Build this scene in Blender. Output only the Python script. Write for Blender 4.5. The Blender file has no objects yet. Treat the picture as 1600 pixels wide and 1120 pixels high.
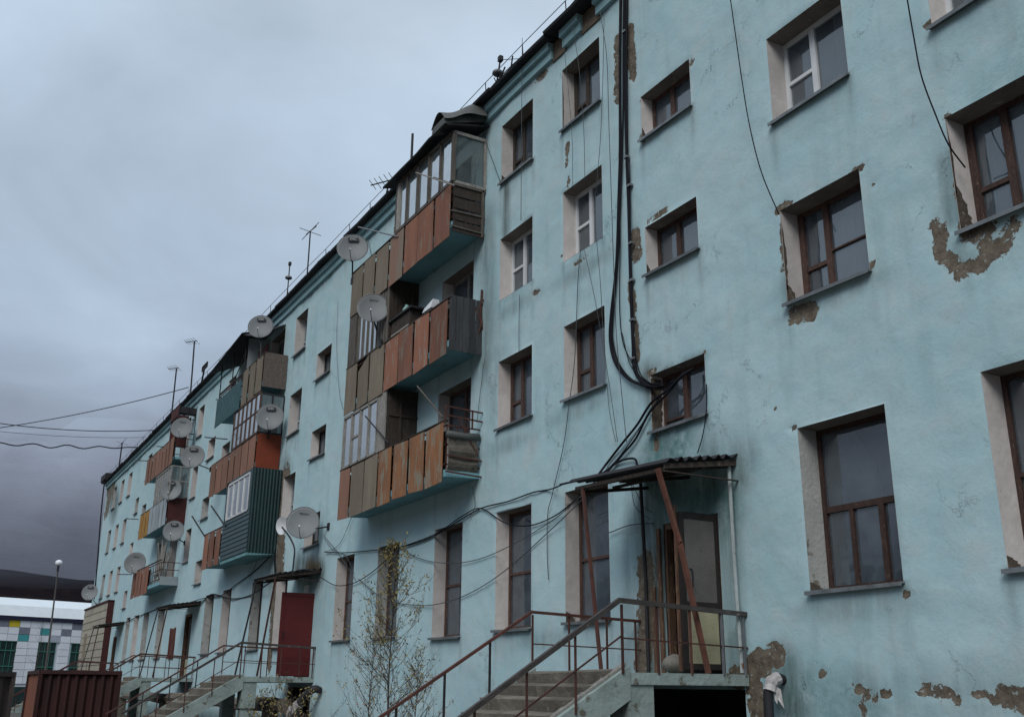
import bpy, math, random
import numpy as np
from mathutils import Vector, Matrix
random.seed(7); rng = np.random.default_rng(7)
S = bpy.context.scene
col = S.collection
# ------------------------------------------------------------------ camera
YAW, PITCH, ROLL, FPX = -1.05539371, .314193686, .0101206914, 1572.72679
CAM = Vector((0, -9.99261241, 1.6))
cy_, sy_, cp_, sp_, cr_, sr_ = math.cos(YAW), math.sin(YAW), math.cos(PITCH), math.sin(PITCH), math.cos(ROLL), math.sin(ROLL)
FW = Vector((sy_*cp_, cy_*cp_, sp_)); r0 = Vector((cy_, -sy_, 0)); u0 = r0.cross(FW)
RI = cr_*r0 + sr_*u0; UP = -sr_*r0 + cr_*u0
cd = bpy.data.cameras.new('camera'); cam = bpy.data.objects.new('camera', cd); col.objects.link(cam)
cam.matrix_world = Matrix(((RI.x, UP.x, -FW.x, CAM.x), (RI.y, UP.y, -FW.y, CAM.y), (RI.z, UP.z, -FW.z, CAM.z), (0, 0, 0, 1)))
cd.sensor_width = 36; cd.lens = FPX/1600*36; cd.clip_end = 9000; cd.clip_start = .05
S.camera = cam
# ------------------------------------------------------------------ world: overcast
W = bpy.data.worlds.new('World'); S.world = W; W.use_nodes = True
nt = W.node_tree; nt.nodes.clear()
def N(t, **k):
    n = nt.nodes.new(t)
    for a, b in k.items(): setattr(n, a, b)
    return n
SUN_EL, SUN_AZ = 42, 138      # azimuth in degrees from +y, clockwise
sky = N('ShaderNodeTexSky'); sky.sky_type = 'NISHITA'; sky.sun_disc = False
sky.sun_elevation = math.radians(SUN_EL); sky.sun_rotation = math.radians(SUN_AZ)
b1 = N('ShaderNodeBackground'); b1.inputs[1].default_value = .05
nt.links.new(sky.outputs[0], b1.inputs[0])
tc = N('ShaderNodeTexCoord'); sep = N('ShaderNodeSeparateXYZ'); nt.links.new(tc.outputs['Generated'], sep.inputs[0])
addz = N('ShaderNodeMath', operation='ADD'); addz.inputs[1].default_value = .22
nt.links.new(sep.outputs[2], addz.inputs[0])
mx = N('ShaderNodeMath', operation='MAXIMUM'); mx.inputs[1].default_value = .05; nt.links.new(addz.outputs[0], mx.inputs[0])
dv = N('ShaderNodeVectorMath', operation='DIVIDE'); nt.links.new(tc.outputs['Generated'], dv.inputs[0]); nt.links.new(mx.outputs[0], dv.inputs[1])
nz = N('ShaderNodeTexNoise'); nz.inputs['Scale'].default_value = 1.5; nz.inputs['Detail'].default_value = 7; nz.inputs['Roughness'].default_value = .5
nz.inputs['Distortion'].default_value = .5
nt.links.new(dv.outputs[0], nz.inputs['Vector'])
nz2 = N('ShaderNodeTexNoise'); nz2.inputs['Scale'].default_value = 3.6; nz2.inputs['Detail'].default_value = 6; nz2.inputs['Roughness'].default_value = .55; nz2.inputs['Distortion'].default_value = .5
nt.links.new(tc.outputs['Generated'], nz2.inputs['Vector'])
# elevation disturbed by cloud noise
def math_(op, a, b):
    m = N('ShaderNodeMath', operation=op)
    for i, v in enumerate((a, b)):
        if isinstance(v, (int, float)): m.inputs[i].default_value = v
        else: nt.links.new(v, m.inputs[i])
    return m.outputs[0]
e = math_('ADD', sep.outputs[2], math_('MULTIPLY', math_('SUBTRACT', nz2.outputs[0], .5), .21))
rp = N('ShaderNodeValToRGB'); nt.links.new(e, rp.inputs[0])
els = rp.color_ramp.elements
stops = [(0.0, (.085, .095, .125)), (.115, (.09, .10, .135)), (.15, (.145, .162, .212)), (.20, (.24, .28, .36)), (.27, (.345, .42, .53)), (.36, (.405, .50, .62)), (.55, (.485, .595, .72)), (.78, (.66, .74, .86)), (1, (.82, .88, .96))]
els[0].position, els[0].color = stops[0][0], (*stops[0][1], 1)
els[1].position, els[1].color = stops[-1][0], (*stops[-1][1], 1)
for p, c in stops[1:-1]:
    q = els.new(p); q.color = (*c, 1)
cm = N('ShaderNodeMapRange'); cm.inputs[1].default_value = .3; cm.inputs[2].default_value = .7; cm.inputs[3].default_value = .76; cm.inputs[4].default_value = 1.19
nt.links.new(nz.outputs[0], cm.inputs[0])
vm = N('ShaderNodeVectorMath', operation='SCALE'); nt.links.new(rp.outputs[0], vm.inputs[0]); nt.links.new(cm.outputs[0], vm.inputs['Scale'])
b2 = N('ShaderNodeBackground'); b2.inputs[1].default_value = 1.0; nt.links.new(vm.outputs[0], b2.inputs[0])
ms = N('ShaderNodeMixShader'); ms.inputs[0].default_value = .97
nt.links.new(b1.outputs[0], ms.inputs[1]); nt.links.new(b2.outputs[0], ms.inputs[2])
wo = N('ShaderNodeOutputWorld'); nt.links.new(ms.outputs[0], wo.inputs[0])
# ------------------------------------------------------------------ sun (veiled)
ld = bpy.data.lights.new('sun', 'SUN'); ld.energy = 1.5; ld.angle = math.radians(30); ld.color = (1, .97, .93)
sun = bpy.data.objects.new('sun', ld); col.objects.link(sun)
az, el = math.radians(SUN_AZ), math.radians(SUN_EL)
sd = Vector((math.sin(az)*math.cos(el), math.cos(az)*math.cos(el), math.sin(el)))
sun.rotation_euler = sd.to_track_quat('Z', 'Y').to_euler()
S.view_settings.view_transform = 'Standard'; S.view_settings.look = 'None'; S.view_settings.exposure = 0.12; S.view_settings.gamma = 1
S.view_settings.use_curve_mapping = False
S.cycles.max_bounces = 6; S.cycles.diffuse_bounces = 3; S.cycles.volume_bounces = 1; S.cycles.transparent_max_bounces = 10

# ------------------------------------------------------------------ rays (photo pixel -> point on a plane of the place)
def ray(px, py): return FW + (px-800)/FPX*RI - (py-560)/FPX*UP
def atY(px, py, y=0.):
    d = ray(px, py); return CAM + d*((y-CAM.y)/d.y)
def atX(px, py, x):
    d = ray(px, py); return CAM + d*((x-CAM.x)/d.x)
def atD(px, py, t): return CAM + ray(px, py)*t

# ------------------------------------------------------------------ materials
MATS = {}
def nodes_of(name):
    m = bpy.data.materials.new(name); m.use_nodes = True
    return m, m.node_tree, m.node_tree.nodes['Principled BSDF']
def L(t, a, b): t.links.new(a, b)
def mat(name, c1, c2=None, rough=.8, scale=3., metal=0., spots=None, spot_amt=.5, spot_scale=6., bump=.3, bscale=30., stretch=(1, 1, 1), rnd=.0, spec=.3, detail=6):
    """weathered surface: two tones mixed by noise, a third tone in worn spots, bump; rnd = brightness spread from object to object"""
    if name in MATS: return MATS[name]
    m, t, b = nodes_of(name); nn = t.nodes
    c2 = c2 or tuple(v*.8 for v in c1)
    tcn = nn.new('ShaderNodeTexCoord'); mp = nn.new('ShaderNodeMapping'); mp.inputs['Scale'].default_value = stretch
    oi = nn.new('ShaderNodeObjectInfo'); va = nn.new('ShaderNodeVectorMath'); va.operation = 'ADD'
    sc = nn.new('ShaderNodeVectorMath'); sc.operation = 'SCALE'; sc.inputs['Scale'].default_value = 37.; 
    cmb = nn.new('ShaderNodeCombineXYZ')
    for i in range(3): L(t, oi.outputs['Random'], cmb.inputs[i])
    L(t, cmb.outputs[0], sc.inputs[0]); L(t, tcn.outputs['Object'], mp.inputs[0]); L(t, mp.outputs[0], va.inputs[0]); L(t, sc.outputs[0], va.inputs[1])
    n1 = nn.new('ShaderNodeTexNoise'); n1.inputs['Scale'].default_value = scale; n1.inputs['Detail'].default_value = detail; n1.inputs['Roughness'].default_value = .62
    L(t, va.outputs[0], n1.inputs['Vector'])
    mr = nn.new('ShaderNodeMapRange'); mr.inputs[1].default_value = .32; mr.inputs[2].default_value = .68; L(t, n1.outputs[0], mr.inputs[0])
    mix = nn.new('ShaderNodeMix'); mix.data_type = 'RGBA'; mix.inputs[6].default_value = (*c1, 1); mix.inputs[7].default_value = (*c2, 1)
    L(t, mr.outputs[0], mix.inputs[0]); out = mix.outputs[2]
    if spots:
        n2 = nn.new('ShaderNodeTexNoise'); n2.inputs['Scale'].default_value = spot_scale; n2.inputs['Detail'].default_value = 8; n2.inputs['Roughness'].default_value = .68
        vb = nn.new('ShaderNodeVectorMath'); vb.operation = 'ADD'; vb.inputs[1].default_value = (13, 5, 9); L(t, va.outputs[0], vb.inputs[0]); L(t, vb.outputs[0], n2.inputs['Vector'])
        r2 = nn.new('ShaderNodeMapRange'); lo = .72-.36*spot_amt; r2.inputs[1].default_value = lo; r2.inputs[2].default_value = lo+.07; L(t, n2.outputs[0], r2.inputs[0])
        m2 = nn.new('ShaderNodeMix'); m2.data_type = 'RGBA'; m2.inputs[7].default_value = (*spots, 1); L(t, r2.outputs[0], m2.inputs[0]); L(t, out, m2.inputs[6]); out = m2.outputs[2]
    if rnd:
        h = nn.new('ShaderNodeHueSaturation'); rr = nn.new('ShaderNodeMapRange'); rr.inputs[3].default_value = 1-rnd; rr.inputs[4].default_value = 1+rnd
        L(t, oi.outputs['Random'], rr.inputs[0]); L(t, rr.outputs[0], h.inputs['Value']); L(t, out, h.inputs['Color']); out = h.outputs[0]
    L(t, out, b.inputs['Base Color'])
    b.inputs['Roughness'].default_value = rough; b.inputs['Metallic'].default_value = metal; b.inputs['Specular IOR Level'].default_value = spec
    if bump:
        n3 = nn.new('ShaderNodeTexNoise'); n3.inputs['Scale'].default_value = bscale; n3.inputs['Detail'].default_value = 6; L(t, va.outputs[0], n3.inputs['Vector'])
        bp = nn.new('ShaderNodeBump'); bp.inputs['Strength'].default_value = bump; bp.inputs['Distance'].default_value = .02
        L(t, n3.outputs[0], bp.inputs['Height']); L(t, bp.outputs[0], b.inputs['Normal'])
    MATS[name] = m; return m

TURQ = (.355, .515, .548)
def wall_material():
    m, t, b = nodes_of('turquoise_plaster'); nn = t.nodes
    tcn = nn.new('ShaderNodeTexCoord'); P = tcn.outputs['Object']
    def noise(sc, det=6, ro=.6, vec=None, off=None, dist=0):
        n = nn.new('ShaderNodeTexNoise'); n.inputs['Scale'].default_value = sc; n.inputs['Detail'].default_value = det; n.inputs['Roughness'].default_value = ro
        n.inputs['Distortion'].default_value = dist
        v = vec or P
        if off:
            a = nn.new('ShaderNodeVectorMath'); a.operation = 'ADD'; a.inputs[1].default_value = off; L(t, v, a.inputs[0]); v = a.outputs[0]
        L(t, v, n.inputs['Vector']); return n.outputs[0]
    def rng_(x, a, c, lo=0, hi=1):
        r = nn.new('ShaderNodeMapRange'); 
        for i, v in zip((1, 2, 3, 4), (a, c, lo, hi)): r.inputs[i].default_value = v
        L(t, x, r.inputs[0]); return r.outputs[0]
    def mth(op, a, c):
        k = nn.new('ShaderNodeMath'); k.operation = op
        for i, v in enumerate((a, c)):
            if isinstance(v, (int, float)): k.inputs[i].default_value = v
            else: L(t, v, k.inputs[i])
        return k.outputs[0]
    def mix(f, a, c):
        k = nn.new('ShaderNodeMix'); k.data_type = 'RGBA'
        if isinstance(f, (int, float)): k.inputs[0].default_value = f
        else: L(t, f, k.inputs[0])
        for i, v in ((6, a), (7, c)):
            if isinstance(v, tuple): k.inputs[i].default_value = (*v, 1)
            else: L(t, v, k.inputs[i])
        return k.outputs[2]
    at = nn.new('ShaderNodeAttribute'); at.attribute_name = 'wear'
    sp = nn.new('ShaderNodeSeparateColor'); L(t, at.outputs['Color'], sp.inputs[0]); wear, grime, green = sp.outputs
    st = nn.new('ShaderNodeMapping'); st.inputs['Scale'].default_value = (1, 1, .12); L(t, P, st.inputs[0]); PV = st.outputs[0]
    big = noise(.55, 5, .55); mid = noise(2.3, 6, .65, dist=.4); fine = noise(14, 6, .65); streak = noise(2.6, 6, .6, vec=PV)
    c = mix(rng_(big, .32, .68), (.375, .555, .597), (.445, .60, .63))
    c = mix(rng_(mid, .46, .74, 0, .5), c, (.50, .59, .585))
    c = mix(rng_(noise(1.3, 7, .7, off=(7, 3, 1), dist=.8), .55, .72, 0, .45), c, (.34, .52, .57))
    c = mix(rng_(streak, .55, .8, 0, .38), c, (.23, .33, .34))
    c = mix(rng_(fine, .52, .75, 0, .30), c, (.27, .39, .40))
    c = mix(rng_(noise(.9, 6, .7, off=(11, 2, 6), dist=1.2), .54, .72, 0, .42), c, (.50, .535, .53))
    c = mix(rng_(noise(3.4, 9, .78, off=(6, 6, 13), dist=1.), .60, .72, 0, .40), c, (.21, .31, .32))
    c = mix(rng_(noise(5.5, 8, .75, off=(2, 9, 4)), .64, .70, 0, .35), c, (.20, .29, .30))
    # hairline cracks, only where a large mask lets them
    vo = nn.new('ShaderNodeTexVoronoi'); vo.feature = 'DISTANCE_TO_EDGE'; vo.inputs['Scale'].default_value = .85
    wv = nn.new('ShaderNodeVectorMath'); wv.operation = 'ADD'
    nc = nn.new('ShaderNodeTexNoise'); nc.inputs['Scale'].default_value = 1.9; nc.inputs['Detail'].default_value = 8; nc.inputs['Roughness'].default_value = .7; L(t, P, nc.inputs['Vector'])
    sc = nn.new('ShaderNodeVectorMath'); sc.operation = 'SCALE'; sc.inputs['Scale'].default_value = 1.5; L(t, nc.outputs['Color'], sc.inputs[0])
    L(t, P, wv.inputs[0]); L(t, sc.outputs[0], wv.inputs[1]); L(t, wv.outputs[0], vo.inputs['Vector'])
    crack = mth('MULTIPLY', rng_(vo.outputs['Distance'], .0, .005, 1, 0), rng_(noise(.6, 4, .6, off=(4, 4, 4)), .56, .64))
    c = mix(mth('MULTIPLY', crack, .5), c, (.12, .16, .165))
    # grime and algae
    g = mth('MULTIPLY', grime, rng_(noise(3.2, 8, .72, vec=PV, off=(1, 2, 3)), .25, .62))
    c = mix(mth('MINIMUM', g, .92), c, (.055, .065, .055))
    ga = mth('MULTIPLY', green, rng_(noise(4.5, 8, .7, off=(5, 5, 1)), .3, .6))
    c = mix(mth('MINIMUM', ga, .9), c, (.085, .19, .185))
    # missing plaster: mask from geometry attribute, edge broken up by noise
    ed = mth('ADD', wear, mth('MULTIPLY', mth('SUBTRACT', noise(4.2, 10, .70, dist=.7), .5), mth('MULTIPLY', rng_(wear, .02, .3), 3.0)))
    hole = rng_(ed, .40, .425)
    rim = mth('MULTIPLY', rng_(ed, .335, .35), mth('SUBTRACT', 1., hole))
    c = mix(mth('MULTIPLY', rim, .7), c, (.50, .53, .50))
    cem = mix(rng_(noise(6, 8, .7, off=(9, 1, 1)), .35, .65), (.085, .068, .052), (.215, .18, .135))
    cem = mix(rng_(noise(11, 7, .7, off=(3, 8, 8)), .60, .64, 0, .8), cem, (.38, .42, .40))
    c = mix(hole, c, cem)
    L(t, c, b.inputs['Base Color']); b.inputs['Roughness'].default_value = .85; b.inputs['Specular IOR Level'].default_value = .22
    h = mth('ADD', mth('MULTIPLY', mid, .55), mth('MULTIPLY', fine, .15))
    h = mth('ADD', h, mth('MULTIPLY', noise(60, 4, .6), .04))
    h = mth('SUBTRACT', h, mth('MULTIPLY', rng_(ed, .39, .44), 2.2)); h = mth('SUBTRACT', h, mth('MULTIPLY', crack, .35))
    h = mth('ADD', h, mth('MULTIPLY', hole, mth('MULTIPLY', noise(22, 6, .7), .6)))
    bp = nn.new('ShaderNodeBump'); bp.inputs['Strength'].default_value = .9; bp.inputs['Distance'].default_value = .028; L(t, h, bp.inputs['Height']); L(t, bp.outputs[0], b.inputs['Normal'])
    return m
M_WALL = wall_material()
M_REVEAL = mat('reveal_whitewash', (.62, .585, .56), (.50, .465, .44), scale=1.8, spots=(.20, .165, .13), spot_amt=.22, spot_scale=2.2, bump=.6, bscale=7, rnd=.14, detail=3)
M_REVEAL_G = mat('reveal_grey_green', (.44, .45, .43), (.33, .34, .32), scale=2.5, spots=(.17, .155, .13), spot_amt=.4, spot_scale=4, bump=.5, bscale=18, rnd=.1)
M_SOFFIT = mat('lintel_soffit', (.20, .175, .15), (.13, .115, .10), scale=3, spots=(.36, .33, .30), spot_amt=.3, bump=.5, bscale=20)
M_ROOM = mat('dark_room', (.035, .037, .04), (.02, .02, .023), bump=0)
M_WOOD = mat('flaking_brown_paint', (.098, .052, .039), (.048, .030, .025), scale=6, spots=(.24, .17, .13), spot_amt=.35, spot_scale=14, bump=.6, bscale=40, stretch=(3, 3, 1), rnd=.3, rough=.65)
M_WOODDK = mat('dark_old_wood', (.060, .045, .036), (.028, .022, .018), scale=6, spots=(.13, .11, .09), spot_amt=.3, spot_scale=10, bump=.6, bscale=40, stretch=(3, 3, 1), rnd=.3)
M_PVC = mat('white_plastic_frame', (.66, .68, .69), (.55, .57, .58), scale=3, bump=0, rough=.45, rnd=.08, spec=.4)
M_GREYW = mat('weathered_white_wood', (.36, .35, .32), (.22, .21, .19), scale=5, spots=(.09, .075, .06), spot_amt=.45, spot_scale=12, bump=.6, bscale=40, stretch=(4, 4, 1), rnd=.2)
M_GREYWD = mat('weathered_grey_wood', (.15, .135, .115), (.075, .066, .056), scale=5, spots=(.30, .28, .25), spot_amt=.35, spot_scale=9, bump=.7, bscale=40, stretch=(6, 6, .6), rnd=.25)
M_SILL = mat('galvanised_sill', (.23, .25, .26), (.13, .145, .15), scale=4, spots=(.34, .36, .37), spot_amt=.3, spot_scale=9, rough=.5, metal=.35, bump=.3, bscale=9, rnd=.2)
M_CURTAIN = mat('net_curtain', (.60, .66, .70), (.40, .45, .49), scale=2, stretch=(9, 9, .6), bump=.0, rnd=.45, rough=.95)
M_TEALD = mat('teal_band_paint', (.16, .33, .35), (.11, .25, .265), scale=3, spots=(.14, .12, .10), spot_amt=.2, bump=.4)
M_SLABT = mat('balcony_slab_teal', (.20, .40, .45), (.14, .30, .34), scale=1.5, spots=(.16, .20, .19), spot_amt=.35, spot_scale=3, bump=.5, bscale=12)
M_CONC = mat('old_concrete', (.205, .185, .152), (.095, .083, .066), scale=2.5, spots=(.27, .26, .23), spot_amt=.3, spot_scale=7, bump=.8, bscale=15, rnd=.2)
M_CONCG = mat('teal_washed_concrete', (.31, .375, .355), (.20, .25, .23), scale=2.2, spots=(.12, .11, .09), spot_amt=.42, spot_scale=4, bump=.7, bscale=14)
M_ROOF = mat('black_roofing_felt', (.030, .030, .034), (.017, .017, .02), scale=2, bump=.5, bscale=8, rough=.8)
M_RUST = mat('rusty_steel', (.105, .040, .030), (.052, .026, .021), scale=7, spots=(.05, .035, .03), spot_amt=.4, spot_scale=14, bump=.5, bscale=50, rnd=.25, rough=.75)
M_DKMET = mat('dark_metal', (.030, .030, .034), (.018, .018, .02), scale=5, bump=.2, rough=.6)
M_GREYMET = mat('grey_metal', (.22, .235, .25), (.13, .14, .15), scale=5, bump=.2, rough=.5, metal=.3)
M_CABLE = mat('black_cable', (.008, .009, .013), (.012, .012, .017), scale=3, bump=0, rough=.7, spec=.12)
M_CABLEG = mat('grey_cable', (.075, .09, .095), (.05, .06, .065), scale=3, bump=0, rough=.7)
M_DISH = mat('dish_grey', (.185, .20, .205), (.155, .168, .175), scale=2, spots=(.17, .165, .15), spot_amt=.2, spot_scale=6, bump=.0, rough=.5, rnd=.06)
M_WHITE = mat('white_paint', (.72, .74, .76), (.60, .62, .64), bump=0, rough=.5)
M_TARP = mat('grey_rubber_sheet', (.105, .11, .105), (.06, .062, .06), scale=3, bump=.5, bscale=10, rough=.6)
M_HANDW = mat('worn_handrail_wood', (.070, .055, .050), (.035, .028, .026), scale=4, spots=(.16, .135, .12), spot_amt=.3, spot_scale=7, bump=.5, bscale=30, rough=.55, spec=.5)
M_CLOTH = mat('dirty_white_cloth', (.55, .53, .52), (.32, .30, .30), scale=6, bump=.8, bscale=25)
PC = {  # painted fibreboard balcony panels
 'rust': mat('panel_red_brown', (.27, .115, .070), (.185, .088, .058), scale=2.2, spots=(.225, .185, .15), spot_amt=.5, spot_scale=3.0, stretch=(2, 2, .45), rnd=.28, bump=.5, bscale=14),
 'beige': mat('panel_beige_grey', (.225, .190, .140), (.165, .135, .10), scale=1.6, spots=(.26, .16, .10), spot_amt=.24, spot_scale=3, stretch=(2, 2, .55), rnd=.2, bump=.5, bscale=14),
 'half': mat('panel_half_rust', (.205, .172, .135), (.235, .115, .075), scale=1.0, spots=(.16, .09, .06), spot_amt=.35, spot_scale=3, stretch=(1.6, 1.6, .3), rnd=.15, bump=.5, bscale=14),
 'orange': mat('panel_orange_rust', (.27, .118, .050), (.16, .082, .045), scale=2.2, spots=(.20, .175, .13), spot_amt=.58, spot_scale=2.6, stretch=(1.8, 1.8, .5), rnd=.22, bump=.5, bscale=14),
 'tan': mat('panel_tan', (.25, .130, .088), (.19, .105, .072), scale=1.5, spots=(.16, .10, .08), spot_amt=.25, spot_scale=3, stretch=(2, 2, .55), rnd=.14, bump=.4, bscale=14),
 'yellow': mat('panel_ochre', (.40, .215, .045), (.30, .165, .05), scale=1.5, spots=(.18, .10, .05), spot_amt=.3, spot_scale=4, rnd=.1, bump=.4, bscale=14),
 'pale': mat('panel_pale_blue_grey', (.33, .37, .39), (.24, .28, .30), scale=1.5, spots=(.15, .12, .10), spot_amt=.3, spot_scale=4, rnd=.12, bump=.4, bscale=14),
 'dark': mat('panel_dark_grey_slate', (.062, .064, .068), (.035, .036, .04), scale=3, spots=(.13, .12, .11), spot_amt=.3, spot_scale=6, stretch=(3, 3, .4), rnd=.2, bump=.5, bscale=14),
 'red': mat('panel_red_painted', (.24, .050, .022), (.175, .038, .018), scale=1.5, spots=(.10, .05, .04), spot_amt=.25, rnd=.1, bump=.3, bscale=14),
 'maroon': mat('panel_maroon', (.085, .022, .020), (.05, .015, .014), scale=2, rnd=.2, bump=.4, bscale=14),
 'brown': mat('panel_brown_speckled', (.13, .105, .090), (.085, .066, .056), scale=9, spots=(.19, .16, .14), spot_amt=.4, spot_scale=22, rnd=.1, bump=.4, bscale=14),
 'teal': mat('corrugated_teal', (.042, .095, .105), (.028, .07, .078), scale=2, spots=(.13, .16, .16), spot_amt=.2, rnd=.1, bump=.2, bscale=14, rough=.5),
 'green': mat('dark_green_sheet', (.007, .033, .034), (.005, .022, .025), scale=2, spots=(.016, .045, .045), spot_amt=.2, rnd=.05, bump=.2, bscale=14, rough=.42, spec=.5),
}
M_GSIDING = mat('grey_green_siding', (.026, .060, .062), (.018, .044, .047), scale=2, spots=(.05, .085, .085), spot_amt=.25, bump=.2, rough=.45, spec=.5)
def glass_mat(name, dirt=.21, dcol=(.26, .33, .39)):
    m, t, b = nodes_of(name); nn = t.nodes; nn.remove(b)
    o = nn['Material Output']; tr = nn.new('ShaderNodeBsdfTransparent'); tr.inputs[0].default_value = (.80, .86, .87, 1)
    gl = nn.new('ShaderNodeBsdfGlossy'); gl.inputs['Roughness'].default_value = .035
    fr = nn.new('ShaderNodeFresnel'); fr.inputs[0].default_value = 2.5
    m1 = nn.new('ShaderNodeMixShader'); L(t, fr.outputs[0], m1.inputs[0]); L(t, tr.outputs[0], m1.inputs[1]); L(t, gl.outputs[0], m1.inputs[2])
    df = nn.new('ShaderNodeBsdfDiffuse'); df.inputs[0].default_value = (*dcol, 1)
    tcn = nn.new('ShaderNodeTexCoord'); n = nn.new('ShaderNodeTexNoise'); n.inputs['Scale'].default_value = 3.2; n.inputs['Detail'].default_value = 6; L(t, tcn.outputs['Object'], n.inputs['Vector'])
    r = nn.new('ShaderNodeMapRange'); r.inputs[1].default_value = .3; r.inputs[2].default_value = .75; r.inputs[3].default_value = dirt*.7; r.inputs[4].default_value = dirt*1.4; L(t, n.outputs[0], r.inputs[0])
    m2 = nn.new('ShaderNodeMixShader'); L(t, r.outputs[0], m2.inputs[0]); L(t, m1.outputs[0], m2.inputs[1]); L(t, df.outputs[0], m2.inputs[2])
    bp = nn.new('ShaderNodeBump'); bp.inputs['Strength'].default_value = .12; bp.inputs['Distance'].default_value = .05
    n4 = nn.new('ShaderNodeTexNoise'); n4.inputs['Scale'].default_value = 1.6; L(t, tcn.outputs['Object'], n4.inputs['Vector']); L(t, n4.outputs[0], bp.inputs['Height']); L(t, bp.outputs[0], gl.inputs['Normal'])
    L(t, m2.outputs[0], o.inputs[0]); return m
M_GLASS = glass_mat('window_glass'); M_GLASSD = glass_mat('dirty_balcony_glass', .26, (.27, .33, .34))

# ------------------------------------------------------------------ mesh helpers
class MB:
    def __init__(s): s.v = []; s.f = []; s.m = []
    def hexa(s, p, mi=0):
        n = len(s.v); s.v += [Vector(q) for q in p]
        for a in ((0, 3, 2, 1), (4, 5, 6, 7), (0, 1, 5, 4), (1, 2, 6, 5), (2, 3, 7, 6), (3, 0, 4, 7)): s.f.append(tuple(n+i for i in a)); s.m.append(mi)
        return s
    def box(s, a, b, mi=0):
        x0, x1 = sorted((a[0], b[0])); y0, y1 = sorted((a[1], b[1])); z0, z1 = sorted((a[2], b[2]))
        return s.hexa([(x0, y0, z0), (x1, y0, z0), (x1, y1, z0), (x0, y1, z0), (x0, y0, z1), (x1, y0, z1), (x1, y1, z1), (x0, y1, z1)], mi)
    def quad(s, pts, mi=0):
        n = len(s.v); s.v += [Vector(q) for q in pts]; s.f.append(tuple(range(n, n+len(pts)))); s.m.append(mi); return s
    def bar(s, p, q, w, h=None, mi=0, up=(0, 0, 1)):
        p, q = Vector(p), Vector(q); d = (q-p).normalized(); up = Vector(up)
        if abs(d.dot(up)) > .95: up = Vector((0, 1, 0))
        a = d.cross(up).normalized(); b = a.cross(d); h = h or w; a *= w/2; b *= h/2
        return s.hexa([p-a-b, p+a-b, p+a+b, p-a+b, q-a-b, q+a-b, q+a+b, q-a+b], mi)
    def tube(s, pts, r, n=6, mi=0, cap=True):
        pts = [Vector(p) for p in pts]; rr = r if isinstance(r, (list, tuple)) else [r]*len(pts)
        base = len(s.v); prev = None
        for i, p in enumerate(pts):
            d = (pts[min(i+1, len(pts)-1)]-pts[max(i-1, 0)]).normalized()
            if prev is None: prev = d.orthogonal().normalized()
            a = (prev - d*prev.dot(d))
            a = a.normalized() if a.length > 1e-6 else d.orthogonal().normalized()
            prev = a; b = d.cross(a)
            for k in range(n):
                t = 2*math.pi*k/n; s.v.append(p + (a*math.cos(t)+b*math.sin(t))*rr[i])
        for i in range(len(pts)-1):
            for k in range(n):
                s.f.append((base+i*n+k, base+i*n+(k+1) % n, base+(i+1)*n+(k+1) % n, base+(i+1)*n+k)); s.m.append(mi)
        if cap:
            s.f.append(tuple(base+k for k in reversed(range(n)))); s.m.append(mi)
            s.f.append(tuple(base+(len(pts)-1)*n+k for k in range(n))); s.m.append(mi)
        return s
    def build(s, name, mats, parent=None, smooth=False, **props):
        if not isinstance(mats, (list, tuple)): mats = [mats]
        o0 = Vector((0, 0, 0)); q = parent
        while q is not None: o0 += q.location; q = q.parent
        me = bpy.data.meshes.new(name); me.from_pydata([tuple(v-o0) for v in s.v], [], s.f)
        for m in mats: me.materials.append(m)
        if len(mats) > 1: me.polygons.foreach_set('material_index', s.m)
        if smooth: me.polygons.foreach_set('use_smooth', [True]*len(me.polygons))
        me.update(); o = bpy.data.objects.new(name, me); col.objects.link(o)
        if parent: o.parent = parent
        for k, v in props.items(): o[k] = v
        return o
def thing(name, label, cat, loc=(0, 0, 0), group=None):
    o = bpy.data.objects.new(name, None); o.empty_display_size = .2; col.objects.link(o); o.location = loc
    o['label'] = label; o['category'] = cat
    if group: o['group'] = group
    return o
def tag(o, label, cat, group=None):
    o['label'] = label; o['category'] = cat
    if group: o['group'] = group
    return o
def smooth_path(pts, sub=6, sag=0, jit=0):
    """Catmull-Rom through the points, optional jitter"""
    P = [Vector(p) for p in pts]; P = [P[0]*2-P[1]] + P + [P[-1]*2-P[-2]]; out = []
    for i in range(1, len(P)-2):
        a, b, c, d = P[i-1:i+3]
        for k in range(sub):
            t = k/sub; q = .5*((2*b)+(c-a)*t+(2*a-5*b+4*c-d)*t*t+(3*b-a-3*c+d)*t**3)
            if jit and (k or i > 1): q = q + Vector((random.uniform(-jit, jit), random.uniform(-jit, jit)*.3, random.uniform(-jit, jit)))
            out.append(q)
    out.append(P[-2]); return out

# ================================================================== GROUND, HILLS
m_ground = mat('gravel_ground', (.10, .092, .08), (.065, .06, .052), scale=.6, spots=(.15, .14, .12), spot_amt=.4, spot_scale=4, bump=.8, bscale=6)
MB().quad([(-3000, -3000, 0), (3000, -3000, 0), (3000, 3000, 0), (-3000, 3000, 0)]).build('ground', m_ground, kind='structure')
def vnoise(x, y, seed=0):
    x = np.asarray(x, float); y = np.asarray(y, float); xi = np.floor(x).astype(int); yi = np.floor(y).astype(int); fx = x-xi; fy = y-yi
    fx = fx*fx*(3-2*fx); fy = fy*fy*(3-2*fy)
    def h(a, b):
        n = np.sin(a*127.1+b*311.7+seed*74.7)*43758.5453; return n-np.floor(n)
    return (h(xi, yi)*(1-fx)+h(xi+1, yi)*fx)*(1-fy)+(h(xi, yi+1)*(1-fx)+h(xi+1, yi+1)*fx)*fy
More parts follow.
